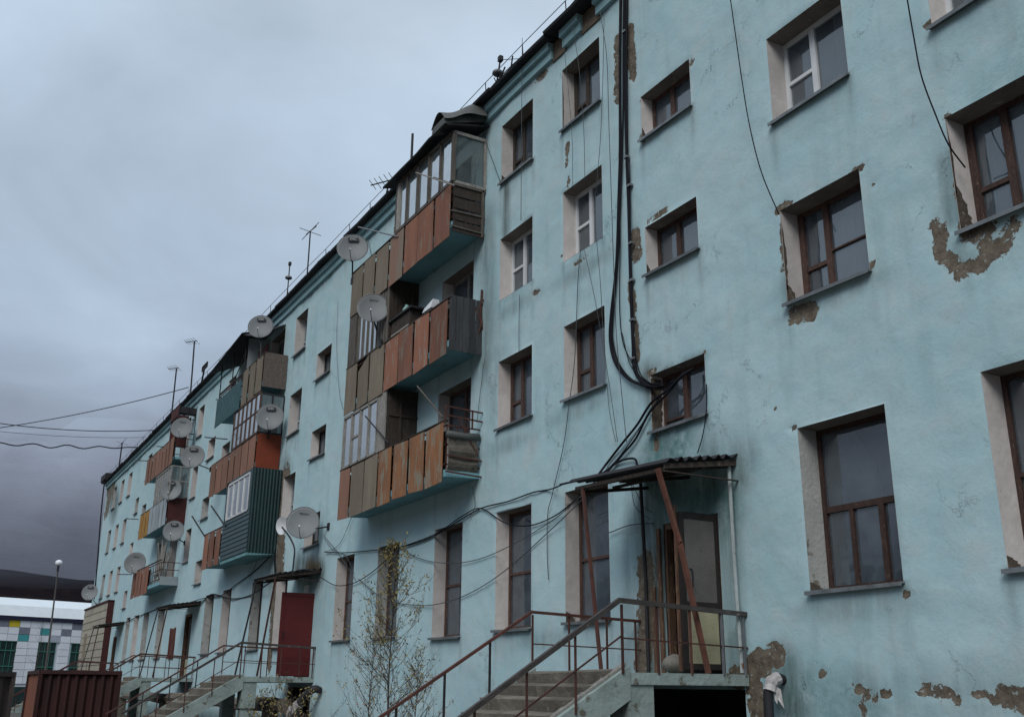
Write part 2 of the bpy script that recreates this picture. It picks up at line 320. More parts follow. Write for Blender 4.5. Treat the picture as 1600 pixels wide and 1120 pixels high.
def fbm(x, y, o=4, seed=0):
    s = 0; a = .5
    for i in range(o): s = s+a*vnoise(x*2**i, y*2**i, seed+i); a *= .5
    return s/(1-.5**o)
m_hill = mat('bare_dark_hillside', (.026, .019, .021), (.015, .012, .0145), scale=.012, spots=(.034, .026, .022), spot_amt=.45, spot_scale=.03, bump=.6, bscale=.08, stretch=(1, 1, 2.5), spec=0., rough=1.)
bm = MB(); NA, NR = 220, 22
for i in range(NA+1):
    a = 2*math.pi*i/NA
    for j in range(NR+1):
        r = 900+j*75; t = j/NR
        amp = 150+130*float(fbm(math.cos(a)*3+9, math.sin(a)*3+9, 4, 3))
        z = -3+amp*(math.sin(min(1, t*1.15)*math.pi/2)**1.6)*(1 if t < .87 else 1-(t-.87)*1.2) + 22*float(fbm(math.cos(a)*r/120, math.sin(a)*r/120, 4, 8))*t
        bm.v.append(Vector((math.cos(a)*r, math.sin(a)*r, z)))
for i in range(NA):
    for j in range(NR):
        k = i*(NR+1)+j; bm.f.append((k, k+NR+1, k+NR+2, k+1)); bm.m.append(0)
bm.build('hills', m_hill, smooth=True, kind='structure')
# low cloud lying on the ridge
mc = bpy.data.materials.new('cloud_vapour'); mc.use_nodes = True; t = mc.node_tree; t.nodes.remove(t.nodes['Principled BSDF'])
vp = t.nodes.new('ShaderNodeVolumePrincipled'); vp.inputs['Color'].default_value = (.46, .49, .57, 1); vp.inputs['Density'].default_value = .0008
L(t, vp.outputs[0], t.nodes['Material Output'].inputs['Volume'])
cb = MB()
for i in range(110):
    a = math.radians(180+random.uniform(-34, 24)); r = random.uniform(1400, 2250); c = Vector((math.cos(a)*r, math.sin(a)*r, (random.uniform(.118, .19) if i < 70 else random.uniform(.098, .125))*r))
    rx, rz = random.uniform(120, 300), (random.uniform(26, 75) if i < 70 else random.uniform(12, 30)); base = len(cb.v); nu, nv = 18, 10
    for u in range(nu):
        for v in range(nv+1):
            th = 2*math.pi*u/nu; ph = math.pi*v/nv; k = 1+.22*math.sin(3*th+i)*math.sin(ph)+.12*math.sin(5*th+2*i)
            cb.v.append(c+Vector((math.cos(th)*math.sin(ph)*rx*k, math.sin(th)*math.sin(ph)*rx*k, math.cos(ph)*rz)))
    for u in range(nu):
        for v in range(nv):
            p, q = base+u*(nv+1)+v, base+((u+1) % nu)*(nv+1)+v; cb.f.append((p, p+1, q+1, q)); cb.m.append(0)
o = cb.build('low_cloud', mc, smooth=True, kind='stuff'); tag(o, 'grey cloud lying low over the dark hill', 'cloud')

# ================================================================== APARTMENT BLOCK
XL, XR, YB, ZT = -75.6, 8.0, 12.0, 14.52
bld = thing('apartment_building', 'long four storey turquoise plastered apartment block with peeling walls', 'building', (-34, 6, 0))
R4, R3, R2, R1 = (12.589, 14.055), (9.683, 11.163), (6.772, 8.263), (2.707, 4.983)
SR = {4: (11.028, 11.939), 3: (8.383, 9.301), 2: (5.61, 6.578)}
FL = {4: 11.75, 3: 8.85, 2: 5.95}
WIN = []   # (x0,x1,z0,z1,style,frame material,curtain fraction)
def px_win(TL, BL, TR, BR):
    a = [atY(*p) for p in (TL, BL, TR, BR)]
    return ((a[0].x+a[1].x)/2, (a[2].x+a[3].x)/2, (a[1].z+a[3].z)/2, (a[0].z+a[2].z)/2)
def addw(x0, x1, z, style, fm='wood', cur=.8, d=.30): WIN.append((x0, x1, z[0], z[1], style, fm, cur, d))
A, B_, C_, D_, E_ = (-18.22, -16.806), (-15.596, -14.209), (-12.923, -11.529), (-9.702, -8.222), (-6.853, -5.37)
j = lambda z, a, b: (z[0]+a, z[1]+b)
addw(*A, j(R4, -.04, .0), 'three', 'dark', .5); addw(*A, R3, 'three_w', 'pvc', .3); addw(*A, j(R2, .0, .0), 'three', 'wood', .9)
addw(*B_, j(R4, -.0, .0), 'three', 'dark', .6); addw(*B_, j(R3, -.05, .0), 'three_w', 'pvc', .4); addw(*B_, j(R2, .0, .0), 'three', 'wood', 1)
addw(*D_, R4, 'three', 'wood'); addw(*D_, j(R3, .04, .04), 'three_w', 'pvc', .8, .34); addw(*D_, j(R2, .02, .0), 'three_t', 'wood', .8, .34)
addw(*E_, R4, 'three', 'wood'); addw(*E_, j(R3, -.05, 0), 'three_w', 'pvc', .8, .34); addw(*E_, j(R2, 0, .05), 'three', 'wood', .9, .34)
for z in (R4, R3, R2): addw(-3.9, -2.45, z, 'three', 'wood'); addw(1.2, 2.7, z, 'three', 'wood')
for k in (4, 3, 2):
    addw(-12.923, -11.529, SR[k], 'stair', 'wood', .6, .26)
    addw(-30.673, -29.305, SR[k], 'stair', 'dark', .2, .26)
    addw(-45.277, -43.985, SR[k], 'stair', 'white', .9, .26)
    addw(-62.871, -61.805, SR[k], 'stair', 'white', .9, .26)
for xx, zz, dr in ((A, j(R1, -.05, 0), .9), (B_, j(R1, -.02, .03), .9), ((-21.155, -19.748), j(R1, -.10, .02), .9), ((-24.539, -23.172), j(R1, .02, -.02), .5), ((-27.567, -26.219), j(R1, .04, 0), .9)):
    addw(*xx, zz, 'tall', 'wood', dr, .30)
addw(*D_, j(R1, .11, .0), 'tall3', 'wood', .0, .34); addw(*E_, j(R1, .14, .05), 'tall', 'wood', .5, .34); addw(-3.9, -2.45, R1, 'tall', 'wood')
addw(-33.2, -32.0, R1, 'tall', 'dark', .2); addw(-36.051, -34.75, R1, 'tall', 'dark', .4); addw(-40.099, -38.824, R1, 'tall', 'dark', .3); addw(-42.838, -41.431, R1, 'tall', 'dark', .2)
for x0, x1 in ((-52.187, -50.7), (-55.9, -54.5), (-58.6, -57.2), (-60.96, -59.77)): addw(x0, x1, R1, 'tall', 'white', .95)
for z, fm in ((R4, 'white'), (R3, 'white'), (R2, 'white')):
    addw(-33.333, -32.057, z, 'three', fm, .7); addw(-47.929, -46.845, z, 'two', fm, .95)
    for x0, x1 in ((-60.3, -59.15), (-64.0, -62.9+.0) if z is R4 else (-66.5, -65.3), (-66.5, -65.3), (-69.3, -68.1), (-72.2, -71.0)):
        if not any(w[0] == x0 and w[2] == z[0] for w in WIN): addw(x0, x1, z, 'two', fm, .98)
WIN = [w for w in WIN if not (w[0] == -64.0)]
for z in (R4, R3): addw(-42.6, -41.3, z, 'two', 'white', .9)
for k, z in ((4, R4), (3, R3), (2, R2)):   # balcony door units
    addw(-21.2, -19.5, (FL[k]+.12, z[1]), 'door3', 'wood' if k == 2 else 'greyw', .3)
    addw(-36.4, -34.6, (FL[k]+.12, z[1]), 'door3', 'white', .5)
    addw(-51.3, -49.6, (FL[k]+.12, z[1]), 'door3', 'white', .5)
    addw(-39.4, -38.0, z, 'two', 'white', .7); addw(-24.6, -23.2, z, 'two', 'white', .7); addw(-54.3, -53.0, z, 'two', 'white', .7)
DOORS = [(-12.72, -11.42, 1.79, 4.06), (-30.75, -29.4, 1.79, 4.15), (-46.2, -44.9, 1.79, 4.4), (-64.6, -63.4, 1.79, 4.1)]
HOLES = [(w[0], w[1], w[2], w[3]) for w in WIN] + DOORS + [(-13.35, -11.05, .03, 1.58), (-31.2, -29.1, .03, 1.5)]
# wall grid
def lines(lo, hi, cuts, stepf):
    c = sorted(set([lo, hi]+[round(v, 3) for v in cuts])); out = []
    for a, b in zip(c[:-1], c[1:]):
        n = max(1, int(math.ceil((b-a)/stepf((a+b)/2)))); out += [a+(b-a)*i/n for i in range(n)]
    return np.array(out+[hi])
xs = lines(XL, XR, [h[0] for h in HOLES]+[h[1] for h in HOLES], lambda x: .065 if -21 < x < -3.5 else (.12 if -36 < x <= -21 else (.3 if x < -36 else .5)))
zs = lines(-.2, ZT, [h[2] for h in HOLES]+[h[3] for h in HOLES], lambda z: .07)
nx, nz_ = len(xs), len(zs); XX, ZZ = np.meshgrid(xs, zs, indexing='ij')
wear = np.zeros_like(XX); grime = np.zeros_like(XX); green = np.zeros_like(XX)
def blob(arr, px, py, rx, rz, amt=1., soft=1.):
    p = atY(px, py) if px is not None else py
    d = np.sqrt(((XX-p.x)/rx)**2+((ZZ-p.z)/rz)**2); np.maximum(arr, amt*np.clip((1.6-d)/1.1/soft, 0, 1), out=arr)
def stroke(arr, pts, r, amt=1., n=10, rz=None):
    for (a, b) in zip(pts[:-1], pts[1:]):
        for i in range(n+1): blob(arr, a[0]+(b[0]-a[0])*i/n, a[1]+(b[1]-a[1])*i/n, r, rz or r, amt)
# bare patches of plaster (photo positions on the wall)
stroke(wear, [(964, 70), (964, 150)], .10, .8, rz=.2); stroke(wear, [(985, 55), (987, 112)], .12, .85, rz=.2)
stroke(wear, [(887, 228), (886, 258)], .07, .72); blob(wear, 888, 286, .08, .14, .7)
stroke(wear, [(990, 368), (993, 398)], .16, .82); stroke(wear, [(985, 445), (992, 520), (994, 560)], .09, .8)
stroke(wear, [(1240, 492), (1266, 486)], .13, .85); stroke(wear, [(1222, 345), (1224, 420)], .05, .66); blob(wear, 1228, 320, .12, .07, .7); blob(wear, 1330, 272, .2, .05, .62)
stroke(wear, [(1464, 352), (1474, 395), (1500, 422), (1535, 412), (1566, 385), (1582, 352)], .105, .74); stroke(wear, [(1508, 364), (1545, 358)], .10, .72); stroke(wear, [(1530, 370), (1545, 385)], .09, .66); stroke(wear, [(1462, 352), (1468, 385)], .07, .7)
stroke(wear, [(1008, 885), (1012, 960), (1004, 1030)], .2, .95, rz=.3); stroke(wear, [(1024, 700), (1028, 640)], .08, .55)
stroke(wear, [(1150, 1062), (1190, 1035), (1210, 1024)], .16, .9); stroke(wear, [(1176, 1062), (1186, 1110)], .16, .9)
for q in ((1285, 1052, .05, .05), (1340, 1076, .1, .06), (1362, 1090, .11, .08), (1383, 1084, .08, .04), (1444, 1078, .12, .06), (1470, 1082, .16, .07), (1496, 1094, .07, .06), (1530, 1083, .07, .05), (1572, 1090, .2, .12), (1595, 1098, .2, .14), (1270, 1047, .03, .03)): blob(wear, *q, .75)
blob(wear, 1350, 1108, .1, .08, .55); blob(wear, 1210, 640, .03, .03, .6)
stroke(wear, [(446, 745), (440, 800), (437, 895)], .38, 1., n=24); stroke(wear, [(430, 905), (424, 990), (420, 1040)], .22, .8, n=20)
stroke(wear, [(168, 752), (171, 775), (166, 800)], .9, .7, rz=.5); blob(wear, 177, 762, .6, .8, .65)
blob(wear, 785, 282, .12, .1, .6); blob(wear, 1003, 218, .12, .12, .6); blob(wear, 848, 118, .3, .1, .55)
blob(wear, 838, 455, .2, .08, .5); blob(wear, 905, 408, .35, .05, .55); stroke(wear, [(1082, 98), (1079, 100)], .07, .6); stroke(wear, [(1012, 345), (1040, 328)], .06, .62)
for q in ((1218, 328, .10, .08), (1240, 668, .07, .05), (1478, 184, .08, .06), (1002, 158, .07, .06), (1342, 264, .12, .05), (1416, 928, .05, .05), (1366, 288, .05, .05), (1012, 350, .06, .06), (1100, 552, .05, .04), (1018, 585, .14, .10), (1325, 116, .05, .04), (1360, 415, .05, .05), (1498, 300, .05, .20), (1223, 395, .05, .2), (878, 400, .05, .05), (940, 372, .06, .04), (1455, 36, .10, .05), (1500, 352, .06, .06)): blob(wear, *q, .72)
# grime
stroke(grime, [(760, 360), (764, 470), (760, 560)], .35, .55, rz=.5); stroke(grime, [(792, 292), (790, 365)], .16, .8)
stroke(grime, [(1030, 700), (1028, 750)], .30, .75); stroke(grime, [(1015, 590), (1040, 640)], .28, .9); blob(grime, 1045, 580, .8, .12, .8)
stroke(grime, [(1018, 760), (1024, 900), (1022, 1030)], .42, 1., rz=.5); stroke(grime, [(1132, 800), (1140, 900), (1150, 1040)], .16, .6, rz=.3); stroke(grime, [(1035, 770), (1130, 765)], .32, 1., rz=.3); stroke(grime, [(990, 800), (985, 1030)], .22, .5, rz=.4); stroke(grime, [(1140, 760), (1150, 1040)], .2, .55, rz=.4); stroke(green, [(1050, 780), (1130, 790)], .4, .9, rz=.35); stroke(grime, [(1040, 745), (1140, 748)], .5, .6, rz=.22); stroke(grime, [(1135, 720), (1165, 712)], .28, .5)
stroke(grime, [(1222, 1045), (1228, 1090), (1240, 1110)], .28, .85); blob(grime, 1115, 735, .5, .5, .6)
stroke(grime, [(1228, 450), (1250, 480)], .2, .5); stroke(grime, [(1480, 250), (1490, 340)], .12, .6); stroke(grime, [(760, 200), (757, 300)], .12, .5)
stroke(grime, [(465, 885), (500, 893)], .35, .9, rz=.45); stroke(grime, [(445, 740), (425, 900)], .55, .75, n=14); stroke(grime, [(166, 745), (180, 790)], 1.3, .9, rz=1.0)
for px, py in ((803, 480), (905, 640), (912, 420), (805, 690), (1290, 468), (1340, 948), (850, 1000)): blob(grime, px, py, .9, .16, .42)
stroke(grime, [(1280, 1085), (1600, 1085)], .6, .30, rz=.3); stroke(grime, [(760, 540), (790, 640)], .5, .3, rz=.5)
for w in WIN:   # run-off below the sills
    if w[0] > -40:
        d = np.clip(1-np.abs(XX-(w[0]+w[1])/2)/((w[1]-w[0])*.62), 0, 1)*np.clip(1-(w[2]-ZZ)/.7, 0, 1)*(ZZ < w[2]+.01); dd = np.clip(1-np.minimum(np.abs(XX-w[0]), np.abs(XX-w[1]))/.12, 0, 1)*np.clip(1-(w[2]-ZZ)/1.1, 0, 1)*(ZZ < w[2]+.01); grime = np.maximum(grime, np.maximum(.32*d, .5*dd))
grime = np.maximum(grime, .45*np.clip((ZZ-14.2)/.3, 0, 1)*(fbm(XX*1.3, ZZ*3, 3, 5) > .5))
grime = np.maximum(grime, .38*np.clip((1.2-ZZ)/1.2, 0, 1))
stroke(green, [(1035, 655), (1020, 720), (1060, 690)], .35, .9); stroke(green, [(1490, 300), (1510, 395), (1545, 395)], .25, .35); blob(green, 1090, 760, .8, .5, .6)
stroke(green, [(1220, 1060), (1290, 1100), (1340, 1115)], .4, .5); stroke(green, [(1600, 60), (1480, 280)], .3, .25)
green = np.maximum(green, .4*np.clip((1.0-ZZ)/1.0, 0, 1))
yy = (fbm(XX*.9+20, ZZ*.9, 4, 2)-.5)*.055+(fbm(XX*3.5, ZZ*3.5, 3, 6)-.5)*.020
hm = np.clip((wear-.34)/.12, 0, 1); yy = yy+hm*.012
# keep hole borders flat
for h in HOLES:
    near = (XX > h[0]-.02) & (XX < h[1]+.02) & (ZZ > h[2]-.02) & (ZZ < h[3]+.02); yy[near] = np.minimum(yy[near], .0)*0
verts = np.stack([XX+34, yy-6, ZZ], -1).reshape(-1, 3)
ii, jj = np.meshgrid(np.arange(nx-1), np.arange(nz_-1), indexing='ij')
cx = (xs[:-1]+xs[1:])/2; cz = (zs[:-1]+zs[1:])/2; CX, CZ = np.meshgrid(cx, cz, indexing='ij'); keep = np.ones_like(CX, bool)
for h in HOLES: keep &= ~((CX > h[0]) & (CX < h[1]) & (CZ > h[2]) & (CZ < h[3]))
ii, jj = ii[keep], jj[keep]; k = ii*nz_+jj
faces = np.stack([k, k+nz_, k+nz_+1, k+1], -1).astype(np.int32)
me = bpy.data.meshes.new('front_wall'); me.vertices.add(len(verts)); me.vertices.foreach_set('co', verts.astype(np.float32).ravel())
me.loops.add(faces.size); me.loops.foreach_set('vertex_index', faces.ravel()); me.polygons.add(len(faces)); me.polygons.foreach_set('loop_start', np.arange(0, faces.size, 4, dtype=np.int32))
me.polygons.foreach_set('use_smooth', np.ones(len(faces), bool))
me.update(calc_edges=True); ca = me.color_attributes.new('wear', 'FLOAT_COLOR', 'POINT')
ca.data.foreach_set('color', np.stack([wear, grime, green, np.ones_like(wear)], -1).reshape(-1).astype(np.float32))
me.materials.append(M_WALL); fw = bpy.data.objects.new('wall', me); col.objects.link(fw); fw.parent = bld
# other walls, inner shell
b = MB(); b.box((XL, .36, -.2), (XL+.3, YB, ZT+.3)); b.box((XR-.3, .36, -.2), (XR, YB, ZT+.3)); b.box((XL, YB-.3, -.2), (XR, YB, ZT+.3))
b.quad([(XL, 0, -.2), (XL, .36, -.2), (XL, .36, ZT), (XL, 0, ZT)]); b.quad([(XR, 0, -.2), (XR, .36, -.2), (XR, .36, ZT), (XR, 0, ZT)])
b.build('end_wall', M_WALL, bld)
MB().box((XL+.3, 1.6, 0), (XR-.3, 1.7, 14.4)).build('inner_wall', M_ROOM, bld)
# cornice: two steps and the eave
def cornice_run(y, z0, z1, mname, gaps):
    b = MB(); x = XL
    cuts = [XL]+sum([[g[0], g[1]] for g in gaps], [])+[XR]
    for a, c in zip(cuts[::2], cuts[1::2]):
        n = max(1, int((c-a)/1.4))
        for i in range(n):
            u0_, u1_ = a+(c-a)*i/n, a+(c-a)*(i+1)/n; dz0, dz1 = .012*math.sin(u0_*1.7), .012*math.sin(u1_*1.7)
            b.hexa([(u0_, -y, z0+dz0), (u1_, -y, z0+dz1), (u1_, .05, z0+dz1), (u0_, .05, z0+dz0), (u0_, -y, z1), (u1_, -y, z1), (u1_, .05, z1), (u0_, .05, z1)])
    return b.build('cornice', mname, bld)
M_CORN = mat('cornice_paint', (.30, .46, .49), (.22, .37, .40), scale=2, spots=(.13, .12, .10), spot_amt=.2, bump=.4)
gp = [(-15.9, -15.45), (-14.75, -14.2)]
cornice_run(.09, 14.52, 14.73, M_CORN, gp); cornice_run(.175, 14.733, 14.90, M_CORN, gp)
for g in gp: MB().box((g[0]-.05, -.03, 14.45), (g[1]+.05, .05, 14.9)).build('bare_masonry', mat('bare_cornice_masonry', (.17, .125, .085), (.10, .08, .06), scale=5, bump=1, bscale=12), bld)
b = MB(); n = 70
for i in range(n):
    a, c = XL-.3+(XR-XL+.6)*i/n, XL-.3+(XR-XL+.6)*(i+1)/n-.01; dz = random.uniform(-.025, .025); dy = random.uniform(-.03, .03)
    b.hexa([(a, -.36+dy, 14.905+dz), (c, -.36+dy, 14.905-dz), (c, 1.5, 15.1), (a, 1.5, 15.1), (a, -.38+dy, 14.965+dz), (c, -.38+dy, 14.965-dz), (c, 1.5, 15.17), (a, 1.5, 15.17)])
b.box((XL-.3, 1.5, 14.9), (XR+.3, YB+.3, 15.17)); b.box((XL-.28, -.1, 14.91), (XL-.02, YB, 15.3))
b.hexa([(XL-.35, -.45, 15.0), (XL+1.6, -.45, 15.0), (XL+1.6, 2, 15.1), (XL-.35, 2, 15.1), (XL-.35, -.45, 15.45), (XL+1.6, -.4, 15.42), (XL+1.6, 2, 15.5), (XL-.35, 2, 15.5)])
b.build('roof', M_ROOF, bld)
# roof edge railing
rr = thing('roof_railing', 'thin steel safety railing running along the roof edge', 'railing', (-34, -.2, 15))
b = MB(); x = XL+1; tops = []
while x < 2:
    tops.append((x, -.25, 15.38+random.uniform(-.02, .02))); x += random.uniform(1.7, 2.2)
b.tube(tops, .009, 4); b.build('rail', M_DKMET, rr)
for p in tops: MB().tube([(p[0], -.22, 14.94), p], .012, 4).build('post', M_DKMET, rr)

# ---------------- windows
FR = {'wood': M_WOOD, 'dark': M_WOODDK, 'pvc': M_PVC, 'white': mat('old_white_paint', (.42, .44, .44), (.30, .32, .32), scale=4, spots=(.14, .12, .10), spot_amt=.3, bump=.2), 'greyw': M_GREYW}
def window(w, idx):
    x0, x1, z0, z1, style, fm, cur, d = w; W_, H_ = x1-x0, z1-z0
    bar = MB(); f = .065 if fm != 'pvc' else .07; y0, y1 = d, d+.07
    bar.box((x0, y0, z0), (x0+f, y1, z1)); bar.box((x1-f, y0, z0), (x1, y1, z1)); bar.box((x0+f, y0, z0), (x1-f, y1, z0+f)); bar.box((x0+f, y0, z1-f), (x1-f, y1, z1))
    panes = []
    def V(u, zz0=0, zz1=1, t=.06): bar.box((x0+W_*u-t/2, y0-.006, z0+f+(H_-2*f)*zz0), (x0+W_*u+t/2, y1-.01, z0+f+(H_-2*f)*zz1))
    def Hh(v, u0=0, u1=1, t=.05): bar.box((x0+W_*u0+(.0 if u0 else f), y0-.003, z0+H_*v-t/2), (x0+W_*u1-(.0 if u1 < 1 else f), y1-.014, z0+H_*v+t/2))
    if style in ('three', 'three_w', 'three_t'):
        u = .36 if style != 'three_w' else .40; v = .38 if style != 'three_w' else .5
        V(u, t=.10); Hh(v, 0, u-.03, .06); panes = [(0, u, v, 1), (0, u, 0, v), (u, 1, 0, 1)]
        if style == 'three_t': Hh(.47, u+.03, 1, .022)
        if fm != 'pvc':  # casement rails of the narrow side
            bar.box((x0+f, y0-.012, z0+f), (x0+f+.045, y1-.012, z1-f))
    elif style == 'two': V(.5, t=.06); panes = [(0, .5, 0, 1), (.5, 1, 0, 1)]
    elif style == 'stair': V(.42, t=.11); Hh(.2, .0, .39, .03); panes = [(0, .42, 0, 1), (.42, 1, 0, 1)]
    elif style == 'tall': Hh(.47, 0, 1, .05); panes = [(0, 1, .47, 1), (0, 1, 0, .47)]
    elif style == 'tall3':
        Hh(.49, 0, 1, .08); V(.33, 0, .48, .06); V(.66, 0, .48, .085); panes = [(0, 1, .49, 1), (0, .33, 0, .49), (.33, .66, 0, .49), (.66, 1, 0, .49)]
    elif style == 'door3': V(.5, t=.1); V(.75, t=.06); Hh(.35, 0, .5, .06); panes = [(0, .5, .35, 1), (0, .5, 0, .35), (.5, .75, 0, 1), (.75, 1, 0, 1)]
    wo_ = bar.build('window', FR[fm], bld)
    for (a, c, e_, g) in panes:
        MB().quad([(x0+W_*a+.02, d+.035, z0+H_*e_+.02), (x0+W_*c-.02, d+.035, z0+H_*e_+.02), (x0+W_*c-.02, d+.035, z0+H_*g-.02), (x0+W_*a+.02, d+.035, z0+H_*g-.02)]).build('pane', M_GLASS, wo_)
    rv = MB(); e_ = -.004; yb = d+.0
    rv.quad([(x0, e_, z0), (x0, yb, z0), (x0, yb, z1), (x0, e_, z1)], 0); rv.quad([(x1, e_, z0), (x1, yb, z0), (x1, yb, z1), (x1, e_, z1)], 0)
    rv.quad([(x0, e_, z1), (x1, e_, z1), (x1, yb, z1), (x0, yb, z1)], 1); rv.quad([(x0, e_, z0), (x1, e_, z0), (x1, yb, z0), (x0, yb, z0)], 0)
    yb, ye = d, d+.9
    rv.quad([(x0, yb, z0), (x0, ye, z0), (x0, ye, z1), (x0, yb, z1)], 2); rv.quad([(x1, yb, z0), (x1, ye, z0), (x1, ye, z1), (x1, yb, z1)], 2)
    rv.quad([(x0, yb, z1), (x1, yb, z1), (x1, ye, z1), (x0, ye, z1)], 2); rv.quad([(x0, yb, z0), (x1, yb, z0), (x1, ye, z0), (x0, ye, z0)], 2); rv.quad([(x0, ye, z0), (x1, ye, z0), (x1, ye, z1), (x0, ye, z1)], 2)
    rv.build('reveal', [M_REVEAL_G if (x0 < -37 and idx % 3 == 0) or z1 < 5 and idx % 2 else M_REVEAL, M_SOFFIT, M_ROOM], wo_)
    if style != 'door3' and not (fm == 'pvc' and x0 < -12):
        s = MB(); q = random.uniform(-.012, .012); ov = .03
        s.hexa([(x0-ov, -.085, z0-.035+q), (x1+ov, -.085, z0-.035-q), (x1+ov, d, z0+.005), (x0-ov*0, d, z0+.005), (x0-ov, -.085, z0-.012+q), (x1+ov, -.085, z0-.012-q), (x1+ov*0, d, z0+.022), (x0, d, z0+.022)])
        s.hexa([(x0-ov, -.087, z0-.062+q), (x1+ov, -.087, z0-.058-q), (x1+ov, -.079, z0-.058-q), (x0-ov, -.079, z0-.062+q), (x0-ov, -.09, z0-.012+q), (x1+ov, -.09, z0-.012-q), (x1+ov, -.082, z0-.012-q), (x0-ov, -.082, z0-.012+q)])
        s.build('sill', M_SILL, wo_)
    if cur > 0:
        yc = d+.10; seg = 24; c_ = MB()
        spans = [(0, 1)] if cur > .85 else ([(0, cur*.55), (1-cur*.45, 1)] if idx % 2 else [(1-cur, 1)])
        for (a, bb) in spans:
            n0 = len(c_.v)
            for i in range(seg+1):
                u = a+(bb-a)*i/seg; y = yc+.018*math.sin(u*46+idx)+.012*math.sin(u*91)
                c_.v += [Vector((x0+W_*u, y, z0+.03)), Vector((x0+W_*u, y, z1-.03))]
            for i in range(seg): c_.f.append((n0+2*i, n0+2*i+2, n0+2*i+3, n0+2*i+1)); c_.m.append(0)
        c_.build('curtain', M_CURTAIN, wo_, smooth=True)
    return wo_
wins = [window(w, i) for i, w in enumerate(WIN)]
# torn plastic sheet behind the big ground window, and things leaning in it
wd = next(o for o, w in zip(wins, WIN) if w[4] == 'tall3')
b = MB(); x0, x1, z0, z1 = D_[0], D_[1], R1[0], R1[1]
b.quad([(x0+.06, .47, z0+1.12), (x0+.95, .47, z0+1.16), (x0+.85, .47, z0+1.7), (x0+.55, .47, z1-.1), (x0+.06, .47, z1-.06)]); b.quad([(x1-.45, .50, z0+1.15), (x1-.08, .50, z0+1.15), (x1-.06, .50, z0+1.6), (x1-.3, .50, z0+1.75)])
b.quad([(x1-.42, .5, z0+.1), (x1-.08, .5, z0+.1), (x1-.1, .5, z0+.55), (x1-.2, .5, z0+.82), (x1-.42, .5, z0+.78)]); b.quad([(x0+.55, .52, z0+.06), (x0+.92, .52, z0+.06), (x0+.95, .52, z0+.9), (x0+.55, .52, z0+.95)]); b.quad([(x0+.1, .5, z0+.06), (x0+.4, .5, z0+.06), (x0+.42, .5, z0+.8), (x0+.1, .5, z0+.75)])
b.build('torn_sheet', mat('torn_plastic', (.42, .46, .46), (.24, .28, .28), scale=2, bump=.5, bscale=6), wd)
# chipped jambs: the render is off down to the masonry
M_BARE = mat('bare_jamb', (.115, .092, .070), (.06, .048, .038), scale=7, spots=(.26, .24, .21), spot_amt=.35, spot_scale=12, bump=.9, bscale=22)
def jamb_patch(c, z0, z1, zz, a, wd_, side=0, y0=.0):
    for o, w in zip(wins, WIN):
        if abs(w[0]-c[0]) < .01 and abs(w[2]-zz[0]) < .2:
            R_ = random.Random(int(z0*100)); zA, zB = w[2]+(w[3]-w[2])*z0, w[2]+(w[3]-w[2])*z1; x = w[0]+.004; n = 16; L_ = [], []
            b = MB(); prev = None
            for i in range(n+1):
                u = i/n; z = zA+(zB-zA)*u; env = (1-u)**.6 if a == 'low' else (math.sin(math.pi*min(1, u+.12))**.5 if a == 'mid' else 1)
                q = max(.006, min(w[7]-.01, wd_*env*R_.uniform(.7, 1.2)))
                cur_ = (Vector((x, y0+.001, z)), Vector((x, y0+q, z)))
                if prev: b.quad([prev[0], prev[1], cur_[1], cur_[0]])
                prev = cur_
            b.build('bare_patch', M_BARE, o)
jamb_patch(D_, .0, .22, R2, 'low', .26); jamb_patch(D_, .15, .95, R2, 'mid', .05); jamb_patch(E_, .0, .42, R2, 'low', .30); jamb_patch(A, .0, .16, R4, 'low', .24)
jamb_patch(C_, .0, .95, SR[2], 'full', .24); jamb_patch(C_, .0, .3, SR[4], 'low', .12); jamb_patch(C_, .0, .25, SR[3], 'low', .12); jamb_patch(B_, .0, .08, R1, 'low', .25); jamb_patch(D_, .0, .05, R1, 'low', .28); jamb_patch(E_, .0, .06, R1, 'low', .28)
jamb_patch(E_, .3, 1., R2, 'mid', .04); jamb_patch(B_, .0, .9, R4, 'mid', .03)
# ---------------- doorways
M_DFR = mat('peeling_door_frame', (.16, .085, .05), (.09, .055, .04), scale=6, spots=(.30, .22, .13), spot_amt=.45, spot_scale=9, stretch=(4, 4, .5), bump=.7, bscale=30)
def doorway(d, i):
    x0, x1, z0, z1 = d; b = MB()
    b.box((x0+.0, .02, z0), (x0+.05, .14, z1)); b.box((x1-.10, .02, z0), (x1, .14, z1)); b.box((x0+.05, .02, z1-.09), (x1-.10, .14, z1))
    f = b.build('door_frame', M_DFR, bld); r = MB()
    for (a, c) in (((x0, 0, z0), (x0, 1.5, z1)), ((x1, 0, z0), (x1, 1.5, z1))): r.quad([a, (a[0], 1.5, z0), c, (a[0], 0, z1)])
    r.quad([(x0, 0, z1), (x1, 0, z1), (x1, 1.5, z1), (x0, 1.5, z1)]); r.quad([(x0, 0, z0), (x1, 0, z0), (x1, 1.5, z0), (x0, 1.5, z0)]); r.quad([(x0, 1.5, z0), (x1, 1.5, z0), (x1, 1.5, z1), (x0, 1.5, z1)])
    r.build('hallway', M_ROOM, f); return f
dfs = [doorway(d, i) for i, d in enumerate(DOORS)]
